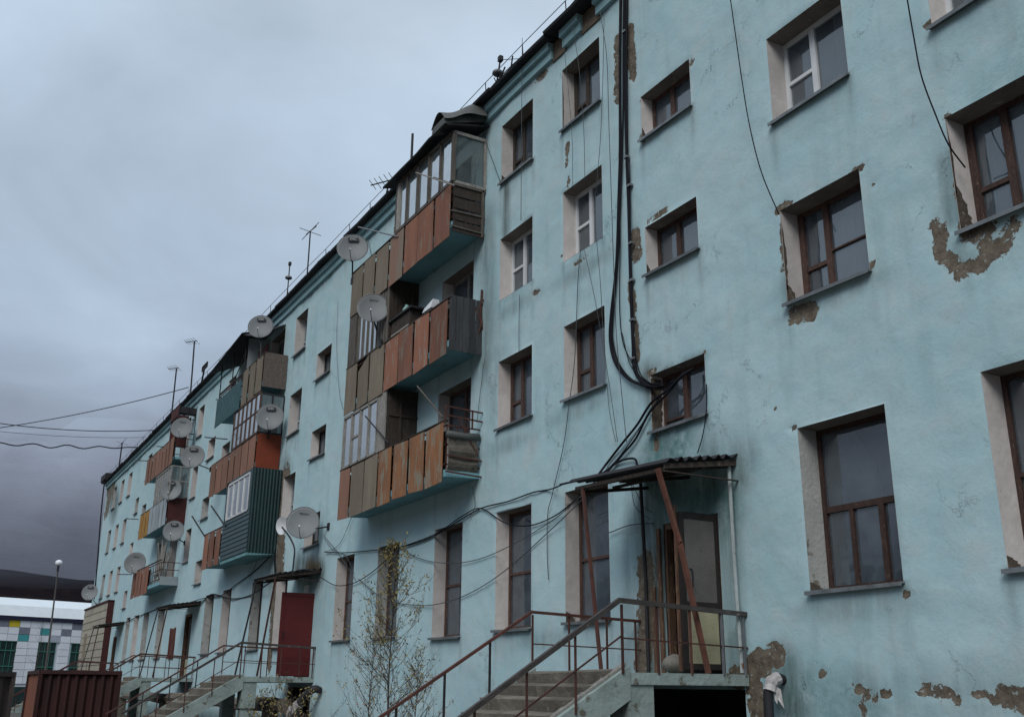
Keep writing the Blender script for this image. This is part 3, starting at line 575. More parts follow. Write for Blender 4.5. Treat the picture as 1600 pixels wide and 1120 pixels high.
for h in HOLES[-2:]:
    x0, x1, z0, z1 = h; r = MB()
    for x in (x0, x1): r.quad([(x, 0, z0), (x, 1.2, z0), (x, 1.2, z1), (x, 0, z1)])
    r.quad([(x0, 0, z1), (x1, 0, z1), (x1, 1.2, z1), (x0, 1.2, z1)]); r.quad([(x0, 1.2, z0), (x1, 1.2, z0), (x1, 1.2, z1), (x0, 1.2, z1)]); r.quad([(x0, 0, z0), (x1, 0, z0), (x1, 1.2, z0), (x0, 1.2, z0)])
    r.build('dark_platform_recess', M_ROOM, bld)  # recess added in the wall, painted dark for the shade under the platform
# near door leaf: dark frame, brown grey upper sheet, cream lower sheet
dl = MB(); X0 = -11.44
dl.box((X0-.05, -.72, 1.84), (X0, -.63, 4.02)); dl.box((X0-.05, -.07, 1.84), (X0, .0, 4.05)); dl.box((X0-.05, -.63, 3.93), (X0, -.07, 4.03)); dl.box((X0-.05, -.63, 1.84), (X0, -.07, 1.92)); dl.box((X0-.05, -.63, 2.66), (X0+.002, -.07, 2.76))
leaf = dl.build('door', mat('door_black_frame', (.035, .028, .026), (.02, .017, .016), scale=5), bld, label='open door leaf with grey upper and cream lower half')
MB().box((X0-.04, -.63, 2.76), (X0-.006, -.07, 3.93)).build('upper_panel', mat('door_grey_panel', (.155, .145, .135), (.105, .097, .092), scale=2, spots=(.08, .065, .055), spot_amt=.3, bump=.4), leaf)
MB().box((X0-.04, -.63, 1.92), (X0-.004, -.07, 2.66)).build('lower_panel', mat('door_cream_panel', (.40, .375, .245), (.30, .28, .18), scale=2, spots=(.16, .12, .07), spot_amt=.25, bump=.3), leaf)
b = MB(); b.tube([(X0+.0, -.55, 2.95), (X0+.05, -.55, 2.97), (X0+.05, -.55, 3.2), (X0, -.55, 3.22)], .012, 6); b.build('handle', M_DKMET, leaf)
MB().box((-11.52, -.76, 1.82), (-11.48, -.725, 4.12)).build('door_post', M_DFR, leaf)
# boards and pipe left of the near door
b = MB(); b.bar((-12.80, -.03, 1.79), (-12.82, -.03, 4.0), .08, .03); b.bar((-12.99, -.02, 1.79), (-12.98, -.03, 3.1), .07, .03); b.build('frame_board', M_DFR, bld)
b = MB(); b.tube([(-13.14, -.06, 1.79), (-13.14, -.06, 3.2), (-13.2, -.06, 4.85)], .03, 6); b.build('drain_pipe', M_DKMET, bld)
# far doors
M_REDD = mat('maroon_steel_door', (.115, .016, .016), (.085, .013, .014), scale=1.5, spots=(.06, .02, .02), spot_amt=.25, bump=.2, rough=.55)
b = MB(); b.box((-29.34, -.98, 1.80), (-29.30, -.01, 4.13)); d2 = b.build('door', M_REDD, bld, label='maroon steel door standing open')
b = MB(); b.box((-29.30, -.96, 2.0), (-29.285, -.90, 4.0)); b.box((-29.3, -.90, 4.03), (-29.285, -.05, 4.1)); b.box((-29.3, -.9, 1.82), (-29.285, -.05, 1.9)); b.build('door_rib', M_REDD, d2)
b = MB(); b.tube([(-29.29, -.88, 2.85), (-29.25, -.88, 2.86), (-29.25, -.88, 3.02), (-29.29, -.88, 3.03)], .01, 5); b.build('handle', M_DKMET, d2)
MB().box((-30.15, -.06, 4.2), (-29.75, -.005, 4.42)).build('lamp_box', M_WHITE, bld)
b = MB(); b.box((-46.08, .15, 1.8), (-45.02, .19, 2.55)); b.build('door', mat('cream_door', (.42, .39, .28), (.30, .28, .2), scale=2), bld, label='low cream door in third doorway')
b = MB(); b.box((-46.08, .15, 2.56), (-45.02, .19, 4.28)); b.build('door', M_WOODDK, bld)
b = MB(); b.box((-64.48, .15, 1.8), (-63.52, .19, 3.98)); b.build('door', mat('grey_wood_door', (.16, .15, .13), (.10, .09, .08), scale=2), bld)
# red grille window near the third entrance
gr = MB(); gx0, gx1, gz0, gz1 = -48.85, -47.8, 2.6, 3.95
for i in range(16): gr.box((gx0, -.05, gz0+(gz1-gz0)*i/16), (gx1, -.02, gz0+(gz1-gz0)*(i+.55)/16))
gr.box((gx0, -.06, gz0), (gx0+.06, 0, gz1)); gr.box((gx1-.06, -.06, gz0), (gx1, 0, gz1)); gr.build('red_vent_grille', mat('red_brown_grille', (.17, .045, .03), (.11, .03, .022), scale=4), bld)
# ---------------- cladding of the far ground floor: each board a part
cl = MB(); cl.box((-75.9, -.30, 0), (-66.0, -.05, 6.2)); M_CREAM = mat('cream_siding', (.36, .335, .27), (.29, .27, .215), scale=1.2, spots=(.22, .20, .16), spot_amt=.25, rnd=.08, bump=.3)
clad = cl.build('cladding', M_CREAM, bld)
for i in range(13):
    z = .3+i*.455
    if z > 6: break
    MB().hexa([(-75.92, -.345, z), (-66.0, -.345, z), (-66.0, -.30, z), (-75.92, -.30, z), (-75.92, -.315, z+.435), (-66.0, -.315, z+.435), (-66, -.30, z+.435), (-75.92, -.30, z+.435)]).build('siding_board', M_CREAM, clad)
MB().box((-66.0, -.36, 0), (-65.9, .0, 6.28)).build('maroon_edge', PC['maroon'], clad)
MB().box((-76.0, -.38, 6.2), (-65.9, -.0, 6.29)).build('maroon_cap', PC['maroon'], clad)
MB().box((-74.2, -.36, 2.6), (-73.2, -.31, 4.6)).build('window_board', mat('window_tan', (.24, .20, .15)), clad)

# ================================================================== BALCONIES
def balcony(xr, xl, k, cols, depth=.85, zb=None, h=1.30, side='rust', gapc=None, skip=(), label=None, rail=True):
    gapc = gapc or (.10 if xr > -25 else .13)
    fl = FL[k]; zb = fl-.35 if zb is None else zb
    s = MB(); s.hexa([(xl, -depth, fl-.15), (xr, -depth, fl-.15), (xr, .02, fl-.11), (xl, .02, fl-.11), (xl, -depth, fl), (xr, -depth, fl), (xr, .02, fl), (xl, .02, fl)])
    slab = s.build('balcony', M_SLABT, bld)
    if label: slab['label'] = label
    n = len(cols); w = (xr-xl)/n; y = -depth; jx = [random.uniform(-.045, .045) if 0 < q < n else 0 for q in range(n+1)]
    # steel railing behind the panels
    r = MB(); z1 = zb+h
    for zz in (fl+.12, fl+.55, z1-.06): r.box((xl, y+.005, zz-.015), (xr, y+.03, zz+.015)); r.box((xl, y, zz-.015), (xl+.03, 0, zz+.015)); r.box((xr-.03, y, zz-.015), (xr, 0, zz+.015))
    q = int((xr-xl)/.45)
    for i in range(q+1): r.box((xl+(xr-xl-.02)*i/q, y+.03, fl), (xl+(xr-xl-.02)*i/q+.02, y+.05, z1-.06))
    for i in (1, 2): r.box((xr-.03, y+.28*i, fl), (xr-.012, y+.28*i+.02, z1-.06))
    r.build('railing', M_RUST, slab)
    for i, c in enumerate(cols):
        if i in skip or c is None: continue
        g = gapc*random.uniform(.4, 1.5); a, e_ = xr-w*(i+1)+jx[i+1]+g/2, xr-w*i+jx[i]-g/2; t = .012; dz = lambda: random.uniform(-.025, .025); sk = random.uniform(-.02, .02)
        zt, zl = [z1+dz(), z1+dz()], [zb+dz(), zb+dz()]
        if c == 'torn': zt[1] -= .0; zt[0] -= .28; c = 'beige'
        yo = -y*0; y0_, y1_ = y-.03-random.uniform(0, .012), y-.002
        b = MB(); b.hexa([(a, y0_, zl[0]), (e_, y0_, zl[1]), (e_, y0_+t, zl[1]), (a, y0_+t, zl[0]), (a+sk, y0_, zt[0]), (e_+sk, y0_-.008, zt[1]), (e_+sk, y0_+t, zt[1]), (a+sk, y0_+t, zt[0])])
        b.build('panel', PC[c], slab)
    idx_ = [i for i, c in enumerate(cols) if c is not None and i not in skip]
    if idx_: MB().box((xr-w*(max(idx_)+1)+.06, y+.055, zb+.30), (xr-w*min(idx_)-.05, y+.07, z1-.16)).build('dark_gap_backing', M_WOODDK, slab)  # dark sheet added behind the panels so the gaps look shaded
    if side:
        sides = side if isinstance(side, (list, tuple)) else [side]
        m_ = len(sides)
        for i, c in enumerate(sides):
            if c is None: continue
            a, e_ = y+(-y)*i/m_+.012, y+(-y)*(i+1)/m_-.012
            MB().hexa([(xr+.005, a, zb+.05), (xr+.018, a, zb+.05), (xr+.018, e_, zb+.08), (xr+.005, e_, zb+.08), (xr+.005, a, z1-.02), (xr+.018, a, z1-.02), (xr+.018, e_, z1), (xr+.005, e_, z1)]).build('side_panel', PC[c], slab)
    MB().box((xl-.0, y-.028, z1+.03), (xr+.02, y+.05, z1+.06)).build('top_rail', M_WOODDK, slab)
    return slab
def corrug(name, m, parent, p0, px_, pz, n, amp, inward):
    """ribbed sheet: origin p0, along px_, up pz, n ribs"""
    p0, px_, pz, inward = Vector(p0), Vector(px_), Vector(pz), Vector(inward).normalized(); b = MB(); k = n*4
    prof = [0, 0, 1, 1]
    for side in (0, 1):
        for i in range(k+1):
            o = p0+px_*(i/k)+inward*(amp*prof[i % 4]+side*.006); b.v += [o, o+pz]
    for i in range(k): b.f.append((2*i, 2*i+2, 2*i+3, 2*i+1)); b.m.append(0)
    h = 2*(k+1)
    for i in range(k): b.f.append((h+2*i, h+2*i+1, h+2*i+3, h+2*i+2)); b.m.append(0)
    return b.build(name, m, parent)
def glazing(parent, p0, p1, z0, z1, n, fm, gm=None, t=.05, mid=None, zt1=None, curtain=None, name='glazing'):
    """framed glazing between two plan points"""
    p0, p1 = Vector((*p0, 0)), Vector((*p1, 0)); d = p1-p0; zt1 = z1 if zt1 is None else zt1; b = MB()
    top = lambda u: z1+(zt1-z1)*u
    b.bar(p0+Vector((0, 0, z0)), p1+Vector((0, 0, z0)), t, t); b.bar(p0+Vector((0, 0, z1)), p1+Vector((0, 0, zt1)), t, t)
    for i in range(n+1):
        q = p0+d*(i/n); b.bar(q+Vector((0, 0, z0)), q+Vector((random.uniform(-.01, .01), 0, top(i/n))), t*random.uniform(.85, 1.25), t)
    if mid is not None:
        for i, mm in enumerate(mid):
            if mm: b.bar(p0+d*(i/n)+Vector((0, 0, z0+(z1-z0)*mm)), p0+d*((i+1)/n)+Vector((0, 0, z0+(z1-z0)*mm)), t*.8, t*.8)
    fr = b.build(name, fm, parent); gm = gm or M_GLASSD
    for i in range(n):
        a, c = p0+d*((i+.06)/n), p0+d*((i+.94)/n); 
        MB().quad([a+Vector((0, 0, z0+.02)), c+Vector((0, 0, z0+.02)), c+Vector((0, 0, top((i+1)/n)-.02)), a+Vector((0, 0, top(i/n)-.02))]).build('pane', gm, parent)
    return fr
S1R, S1L = -19.0, -25.4; S2R, S2L = -33.98, -40.35; S3R, S3L = -48.5, -55.3
# ---- stack 1
b14 = balcony(S1R, S1L, 4, ['rust', 'rust', 'rust', 'half', 'beige', 'beige', 'beige'], side=None, zb=11.36, h=1.33, label='top balcony with dark glazed timber enclosure and rust red panels')
side = MB()
for i in range(4): side.box((S1R-.02, -.83, 11.5+i*.30), (S1R+.006, -.02, 11.5+i*.30+.26))
side.build('side_board', M_WOODDK, b14)
b = MB(); b.box((S1R, -.86, 12.66), (S1R+.04, .0, 12.72)); b.box((S1R+.0, -.1, 11.5), (S1R+.04, -.05, 12.7)); b.bar((S1R+.02, -.88, 12.0), (S1R+.02, -.02, 12.02), .03); b.bar((S1R+.02, -.88, 11.62), (S1R+.02, -.02, 11.6), .03); b.build('side_frame', M_GREYWD, b14)
glazing(b14, (S1R, -.86), (-22.3, -.86), 12.75, 14.05, 5, M_GREYWD, t=.085, zt1=14.18)
glazing(b14, (S1R, -.86), (S1R, -.02), 12.75, 14.05, 1, M_GREYW, t=.08)
glazing(b14, (-22.3, -.86), (-22.3, -.02), 12.75, 14.1, 1, M_GREYWD, t=.08)
b = MB(); b.box((-22.35, -.9, 12.7), (-22.1, -.84, 14.2)); b.build('corner_post', M_GREYW, b14)
b = MB(); pts = [(-22.75, 14.26), (-21.6, 14.26), (-20.6, 14.24), (-19.9, 14.30), (-18.85, 14.18)]
for (a, za), (c, zc) in zip(pts[:-1], pts[1:]): b.hexa([(a, -1.12, za-.08), (c, -1.12, zc-.08), (c, .0, zc+.20), (a, .0, za+.20), (a, -1.13, za-.04), (c, -1.13, zc-.04), (c, .0, zc+.24), (a, .0, za+.24)])
b.build('enclosure_roof', M_ROOF, b14)
# curled rubber sheet on the roof of the enclosure
b = MB(); nu, nv = 14, 8
for i in range(nu+1):
    u = i/nu; y = -1.22+1.05*u
    for k in range(nv+1):
        v = k/nv; x = -19.55+.75*v; z = 14.26+.32*u+.42*math.sin(v*math.pi)*(.6+.5*u)+.05*math.sin(u*7+v*4)
        b.v.append(Vector((x+.15*u, y, z)))
for i in range(nu):
    for k in range(nv): q = i*(nv+1)+k; b.f.append((q, q+1, q+nv+2, q+nv+1)); b.m.append(0)
b.hexa([(-19.55, -1.2, 14.12), (-18.85, -1.2, 14.12), (-18.85, -.1, 14.5), (-19.4, -.1, 14.5), (-19.5, -1.2, 14.30), (-18.9, -1.2, 14.30), (-18.9, -.1, 14.74), (-19.35, -.1, 14.74)])
tag(b.build('rubber_sheet', M_TARP, None, smooth=False), 'curled grey rubber sheet lying on the roof of the top glazed balcony', 'sheet')
b13 = balcony(S1R, S1L, 3, ['rust', 'rust', 'rust', 'rust', 'beige', 'torn', 'beige'], side=None, zb=8.52, h=1.30, label='middle balcony with red brown panels and dark slatted end')
for i in range(5):
    a = -.84+i*.165; MB().hexa([(S1R+.0, a, 8.62), (S1R+.02, a, 8.62), (S1R+.02, a+.15, 8.64), (S1R, a+.15, 8.64), (S1R, a, 9.92), (S1R+.02, a, 9.92), (S1R+.02, a+.15, 9.93), (S1R, a+.15, 9.93)]).build('side_panel', PC['dark'], b13)
b = MB(); b.bar((-19.02, -.08, 8.7), (-18.98, -.05, 10.2), .04); b.tube([(-18.99, -.12, 9.1), (-18.93, -.06, 9.4), (-18.97, -.1, 9.8), (-18.92, -.03, 9.95)], .015, 5); b.bar((-18.98, -.2, 9.75), (-18.95, -.0, 9.2), .03); b.build('end_rods', M_RUST, b13)
# left closet of the middle balcony
glazing(b13, (-23.35, -.82), (-24.7, -.82), 9.9, 11.35, 4, M_GREYWD, t=.06)
b = MB(); b.box((-25.38, -.86, 9.6), (-24.85, -.80, 11.5)); b.build('timber_post', M_GREYWD, b13)
b = MB()
for i in range(4): b.box((-23.25+i*.16, -.86+.01*i, 9.8), (-23.25+i*.16+.14, -.82+.01*i, 11.55))
b.build('board', M_GREYWD, b13)
b = MB()
for i in range(7): b.box((-22.62, -.82+i*.115, 8.9), (-22.59, -.82+i*.115+.105, 11.6))
b.build('partition', M_WOODDK, b13)
b = MB(); b.box((-25.38, -.8, 8.9), (-25.34, 0, 11.5)); b.build('end_boarding', M_GREYWD, b13)
b12 = balcony(S1R, S1L, 2, ['orange', 'orange', 'orange', 'orange', 'beige', 'beige', 'tan'], side=None, zb=5.68, h=1.30, label='lowest balcony with orange rusted panels and sagging grey end sheet')
b = MB(); nu = 10
for i in range(nu+1):
    u = i/nu; z = 6.75-.80*u; off = .03+.05*math.sin(u*3.4)+.02*math.sin(u*17)
    for y in (-.80, -.55, -.30, -.10): b.v.append(Vector((S1R+off+.015*math.sin(y*19+u*5), y, z)))
for i in range(nu):
    for k in range(3): q = i*4+k; b.f.append((q, q+1, q+5, q+4)); b.m.append(0)
b.build('side_sheet', mat('tattered_grey_sheet', (.14, .125, .105), (.085, .075, .06), scale=4, spots=(.035, .03, .025), spot_amt=.4, spot_scale=6, bump=.8, bscale=12), b12)
b = MB(); b.tube([(S1R+.04, -.84, 6.72), (S1R+.05, -.45, 6.70), (S1R+.03, -.06, 6.74)], .085, 8); b.build('rolled_mat', M_TARP, b12, smooth=True)
b = MB()
for z in (7.32, 7.12, 6.25, 5.9): b.bar((S1R+.08, -.88 if z > 7 else -.86, z), (S1R+.08, .0, z-.04), .03)
b.bar((S1R+.08, -.25, 6.9), (S1R+.08, -.25, 7.3), .03); b.bar((S1R+.08, -.6, 7.1), (S1R+.1, -.1, 6.3), .02); b.bar((S1R, -.87, 6.95), (S1R+.02, -.87, 7.36), .03); b.build('end_rail', M_RUST, b12)
glazing(b12, (-22.95, -.84), (-25.3, -.84), 7.05, 8.45, 4, M_GREYW, gm=M_GLASSD, t=.07, mid=[0, 0, .52, 0])
b = MB(); b.box((-22.95, -.86, 7.0), (-22.45, -.82, 8.6)); b.build('board', M_GREYW, b12)
b = MB(); b.hexa([(-22.45, -.8, 6.0), (-22.40, -.8, 6.0), (-22.40, 0, 6.0), (-22.45, 0, 6.0), (-22.45, -.8, 8.6), (-22.40, -.8, 8.6), (-22.40, 0, 8.6), (-22.45, 0, 8.6)])
b.box((-22.40, -.78, 7.9), (-22.37, 0, 7.96)); b.box((-22.40, -.5, 6.0), (-22.36, -.44, 8.5)); b.build('partition', M_WOODDK, b12)
b = MB(); b.box((-25.32, -.82, 7.0), (-25.3, 0, 8.5)); b.build('end_boarding', M_GREYW, b12)
# ---- stack 2
b24 = balcony(S2R, S2L, 4, ['beige', 'beige', 'beige', None, None, None, None], side=None, zb=11.42, h=1.32, label='top balcony under a lean-to sheet roof with speckled brown end')
MB().box((S2R, -.86, 11.55), (S2R+.02, -.02, 12.82)).build('side_panel', PC['brown'], b24)
corrug('corrugated_panel', PC['teal'], b24, (-36.75, -.90, 11.35), (-3.6, 0, 0), (0, 0, 1.15), 16, .03, (0, -1, 0))
b = MB()
for x, y, z in ((-36.7, -.86, 14.3), (-40.3, -.86, 13.9), (-38.4, -.86, 14.1)): b.bar((x, y, 12.4), (x, y, z), .035)
b.bar((-40.3, -.86, 13.9), (-36.7, -.86, 14.3), .035); b.bar((-36.75, -.86, 12.75), (-40.3, -.86, 12.75), .03); b.bar((-36.7, -.86, 13.6), (-38.4, -.86, 12.6), .03); b.build('canopy_frame', M_DKMET, b24)
b = MB()
b.hexa([(-40.9, -1.25, 13.72), (-36.0, -1.25, 14.05), (-36.0, .0, 14.45), (-40.9, 0, 14.3), (-40.9, -1.25, 13.76), (-36.0, -1.25, 14.09), (-36.0, .0, 14.49), (-40.9, 0, 14.34)])
b.hexa([(-36.0, -1.15, 14.0), (-34.6, -1.05, 13.55), (-34.6, .0, 14.2), (-36.0, 0, 14.42), (-36.0, -1.15, 14.03), (-34.6, -1.05, 13.58), (-34.6, .0, 14.23), (-36.0, 0, 14.45)]); b.build('sheet_roof', M_ROOF, b24)
MB().hexa([(-36.6, -.8, 12.7), (-36.56, -.8, 12.7), (-36.56, 0, 12.7), (-36.6, 0, 12.7), (-36.6, -.8, 14.1), (-36.56, -.8, 14.1), (-36.56, 0, 14.2), (-36.6, 0, 14.2)]).build('partition', PC['pale'], b24)
MB().box((-36.2, -.5, 12.6), (-35.0, -.46, 13.5)).build('backdrop_board', PC['maroon'], b24)
b23 = balcony(S2R, S2L, 3, ['tan']*7, side=None, zb=8.52, h=1.28, label='glazed balcony with pinkish tan panels and bright red end')
MB().box((S2R, -.86, 8.62), (S2R+.02, -.02, 9.86)).build('side_panel', PC['red'], b23)
glazing(b23, (S2R, -.86), (-37.4, -.86), 9.9, 11.35, 6, M_WOOD, t=.06, mid=[.55]*6)
glazing(b23, (S2R, -.86), (S2R, -.02), 9.9, 11.3, 2, M_DKMET, t=.05, mid=[.6, .6])
MB().box((-37.4, -.8, 9.9), (-37.36, 0, 11.4)).build('partition', M_GREYW, b23)
b22 = balcony(S2R, S2L, 2, [None]*4+['rust', 'rust', 'rust'], side=None, zb=5.72, h=1.32, label='balcony boxed in with dark green ribbed metal and white windows')
corrug('ribbed_side', PC['green'], b22, (-33.55, -1.0, 5.72), (0, 1.0, 0), (0, 0, 2.85), 9, .018, (1, 0, 0))
for i in range(9):
    z = 5.75+i*.155; MB().hexa([(-37.0, -1.03, z), (-33.55, -1.03, z), (-33.55, -1.0, z), (-37.0, -1.0, z), (-37.0, -1.005, z+.15), (-33.55, -1.005, z+.15), (-33.55, -1.0, z+.15), (-37.0, -1.0, z+.15)]).build('siding_board', M_GSIDING, b22)
b = MB(); b.box((-37.0, -1.0, 5.72), (-33.57, -.96, 7.14)); b.box((-37.0, -1.0, 7.14), (-36.6, -.96, 8.55)); b.box((-33.85, -1.02, 7.14), (-33.57, -.96, 8.55)); b.box((-37.0, -1.0, 8.42), (-33.57, -.96, 8.56)); b.box((-37.0, -.98, 5.7), (-36.96, 0, 8.5)); b.build('siding_backing', M_GSIDING, b22)
glazing(b22, (-33.85, -1.01), (-36.6, -1.01), 7.16, 8.42, 4, M_PVC, t=.07)
MB().quad([(-33.9, -.93, 7.2), (-36.5, -.93, 7.2), (-36.5, -.93, 8.4), (-33.9, -.93, 8.4)]).build('blind', M_CURTAIN, b22)
MB().hexa([(-36.95, -1.0, 5.62), (-33.55, -1.0, 5.62), (-33.55, 0, 5.70), (-36.95, 0, 5.70), (-36.95, -1.0, 5.72), (-33.55, -1.0, 5.72), (-33.55, 0, 5.8), (-36.95, 0, 5.8)]).build('floor_tray', M_TEALD, b22)
# white sheet hanging under the lowest left balcony and its pole
# ---- stack 3
b34 = balcony(S3R, S3L, 4, ['tan']*8, side=None, zb=11.42, h=1.30, label='far top balcony with tan panels over cluttered shelving')
b = MB(); b.box((-50.3, -.8, 12.6), (-50.2, 0, 14.2)); b.build('partition', PC['maroon'], b34)
b = MB()
for z in (11.6, 12.2, 12.9, 13.6): b.box((S3R, -.84, z), (S3R+.03, 0, z+.04))
for y in (-.84, -.4, -.03): b.box((S3R, y, 11.5), (S3R+.03, y+.04, 14.3))
b.box((S3R-.4, -.8, 13.9), (S3R, 0, 14.2)); b.build('shelf_frame', M_DKMET, b34)
MB().box((-50.2, -.85, 13.75), (S3R, -.8, 14.25)).build('fascia_board', PC['maroon'], b34)
b33 = balcony(S3R, S3L, 3, ['pale', 'pale', 'pale', 'pale', 'pale', 'yellow', 'yellow', 'yellow'], side='maroon', zb=8.55, h=1.28, label='far balcony with pale panels, ochre ones at one end and maroon side')
glazing(b33, (S3R, -.86), (-52.0, -.86), 9.9, 11.3, 6, M_GREYW, t=.07); glazing(b33, (S3R, -.86), (S3R, -.02), 9.9, 11.3, 2, M_GREYW, t=.06, mid=[.5, .5])
b32 = balcony(S3R, S3L, 2, [None, None, None, 'rust', 'rust', 'rust', 'rust', 'rust'], side=None, zb=5.60, h=1.30, label='far lowest balcony with salmon panels and bundle of upright poles')
MB().box((S3R, -.82, 5.82), (S3R+.02, -.02, 6.2)).build('side_panel', PC['pale'], b32)
b = MB()
for i in range(16):
    x = -49.7-random.uniform(0, 1.6); b.bar((x, -.2-random.uniform(0, .5), 5.95), (x+random.uniform(-.25, .25), -.15-random.uniform(0, .55), 7.9+random.uniform(-.3, .2)), .05)
poles = b.build('pole_bundle', M_GREYW, None); tag(poles, 'bundle of long thin pale sticks standing on the far lowest balcony', 'sticks')

# under-balcony things on stack 1
def cupboard():
    r = thing('cupboard', 'dark old wooden cupboard standing on the middle balcony', 'cupboard', (-21.9, -.5, 8.85))
    b = MB(); b.box((-22.5, -.78, 8.86), (-21.35, -.25, 10.35)); b.build('body', M_WOODDK, r); b = MB(); b.box((-22.6, -.84, 10.36), (-21.2, -.2, 10.41)); b.build('top', M_DKMET, r)
    b = MB(); b.box((-22.45, -.80, 9.95), (-21.4, -.785, 9.99)); b.build('shelf_edge', M_GREYW, r)
cupboard()
def lathe(name, prof, c, m, n=14, parent=None):
    b = MB(); c = Vector(c)
    for r, z in prof:
        for k in range(n): a = 2*math.pi*k/n; b.v.append(c+Vector((r*math.cos(a), r*math.sin(a), z)))
    for i in range(len(prof)-1):
        for k in range(n): b.f.append((i*n+k, i*n+(k+1) % n, (i+1)*n+(k+1) % n, (i+1)*n+k)); b.m.append(0)
    b.f.append(tuple(range(n))[::-1]); b.m.append(0); b.f.append(tuple((len(prof)-1)*n+k for k in range(n))); b.m.append(0)
    return b.build(name, m, parent, smooth=True)
tag(lathe('jar', [(.07, 0), (.10, .04), (.105, .17), (.07, .24), (.045, .26), (.045, .30)], (-22.0, -.6, 10.41), mat('pale_green_jar', (.25, .42, .38), (.2, .34, .31), bump=0, rough=.4)), 'pale green jar standing on the cupboard of the middle balcony', 'jar')
b = MB(); 
for i in range(6): 
    a = random.uniform(0, 6); p = Vector((-21.75+.07*math.cos(a), -.6+.07*math.sin(a), 10.44+.025*i)); b.box(p-Vector((.08, .06, .03)), p+Vector((.08, .06, .035)))
tag(b.build('rag_bundle', mat('beige_rag', (.28, .24, .19), (.18, .155, .13), bump=.6)), 'small bundle of beige rags beside the green jar', 'rags')
b = MB(); b.hexa([(-20.6, -.8, 10.0), (-20.1, -.8, 10.0), (-20.1, -.55, 10.02), (-20.6, -.55, 10.02), (-20.5, -.78, 10.10), (-20.1, -.75, 10.22), (-20.1, -.6, 10.22), (-20.5, -.55, 10.14)]); tag(b.build('white_box', M_WHITE), 'crumpled white box on the parapet of the middle balcony', 'box')
def pole(name, p, q, r, m, label, cat='pole'):
    return tag(MB().tube([p, q], r, 6).build(name, m), label, cat)
pole('bracket_pole', atY(652, 603, -.9), atY(692, 652, -.9), .02, M_GREYWD, 'short grey pole slanting out under the middle balcony')
pole('bracket_pole', atY(571, 650, -1.0), atY(607, 692, -.88), .02, M_DKMET, 'dark slanting rod in front of the lowest glazed balcony')
pole('bracket_pole', atY(560, 355, -1.1), atY(622, 370, -.9), .02, M_GREYMET, 'long pale arm reaching out left of the top glazed balcony')
pole('bracket_pole', atY(650, 270, -1.1), atY(710, 290, -1.0), .018, M_GREYW, 'thin pale rod across the panes of the top glazed balcony')
pole('bracket_pole', atY(300, 806, -1.1), atY(320, 838, -.9), .03, M_DKMET, 'dark slanting post left of the boxed-in green balcony')
pole('bracket_pole', atY(330, 790, -1.1), atY(352, 822, -1.05), .03, M_DKMET, 'dark slanting post against the green siding')
pole('vent_pole', (-21.3, -.95, 14.1), (-21.3, -.95, 15.15), .035, M_DKMET, 'black vertical pipe standing through the top balcony roof', 'pipe')
for i, (p, q, lb) in enumerate((((338, 624), (373, 628), 'short dark wall arm beside the teal corrugated balcony'), ((320, 683), (355, 686), 'thin dark arm over the tan balcony far panels'), ((212, 719), (234, 720), 'thin dark arm at the left of the far top balcony'), ((198, 810), (216, 811), 'thin dark arm at the left of the ochre panels'), ((184, 897), (206, 897), 'thin dark arm at the left of the far lowest balcony'), ((265, 699), (245, 697), 'short dark arm below the eave near the far top balcony'))):
    pole('bracket_rod', atY(*p, -.75), atY(*q, -.75), .025, M_DKMET, lb, 'arm')

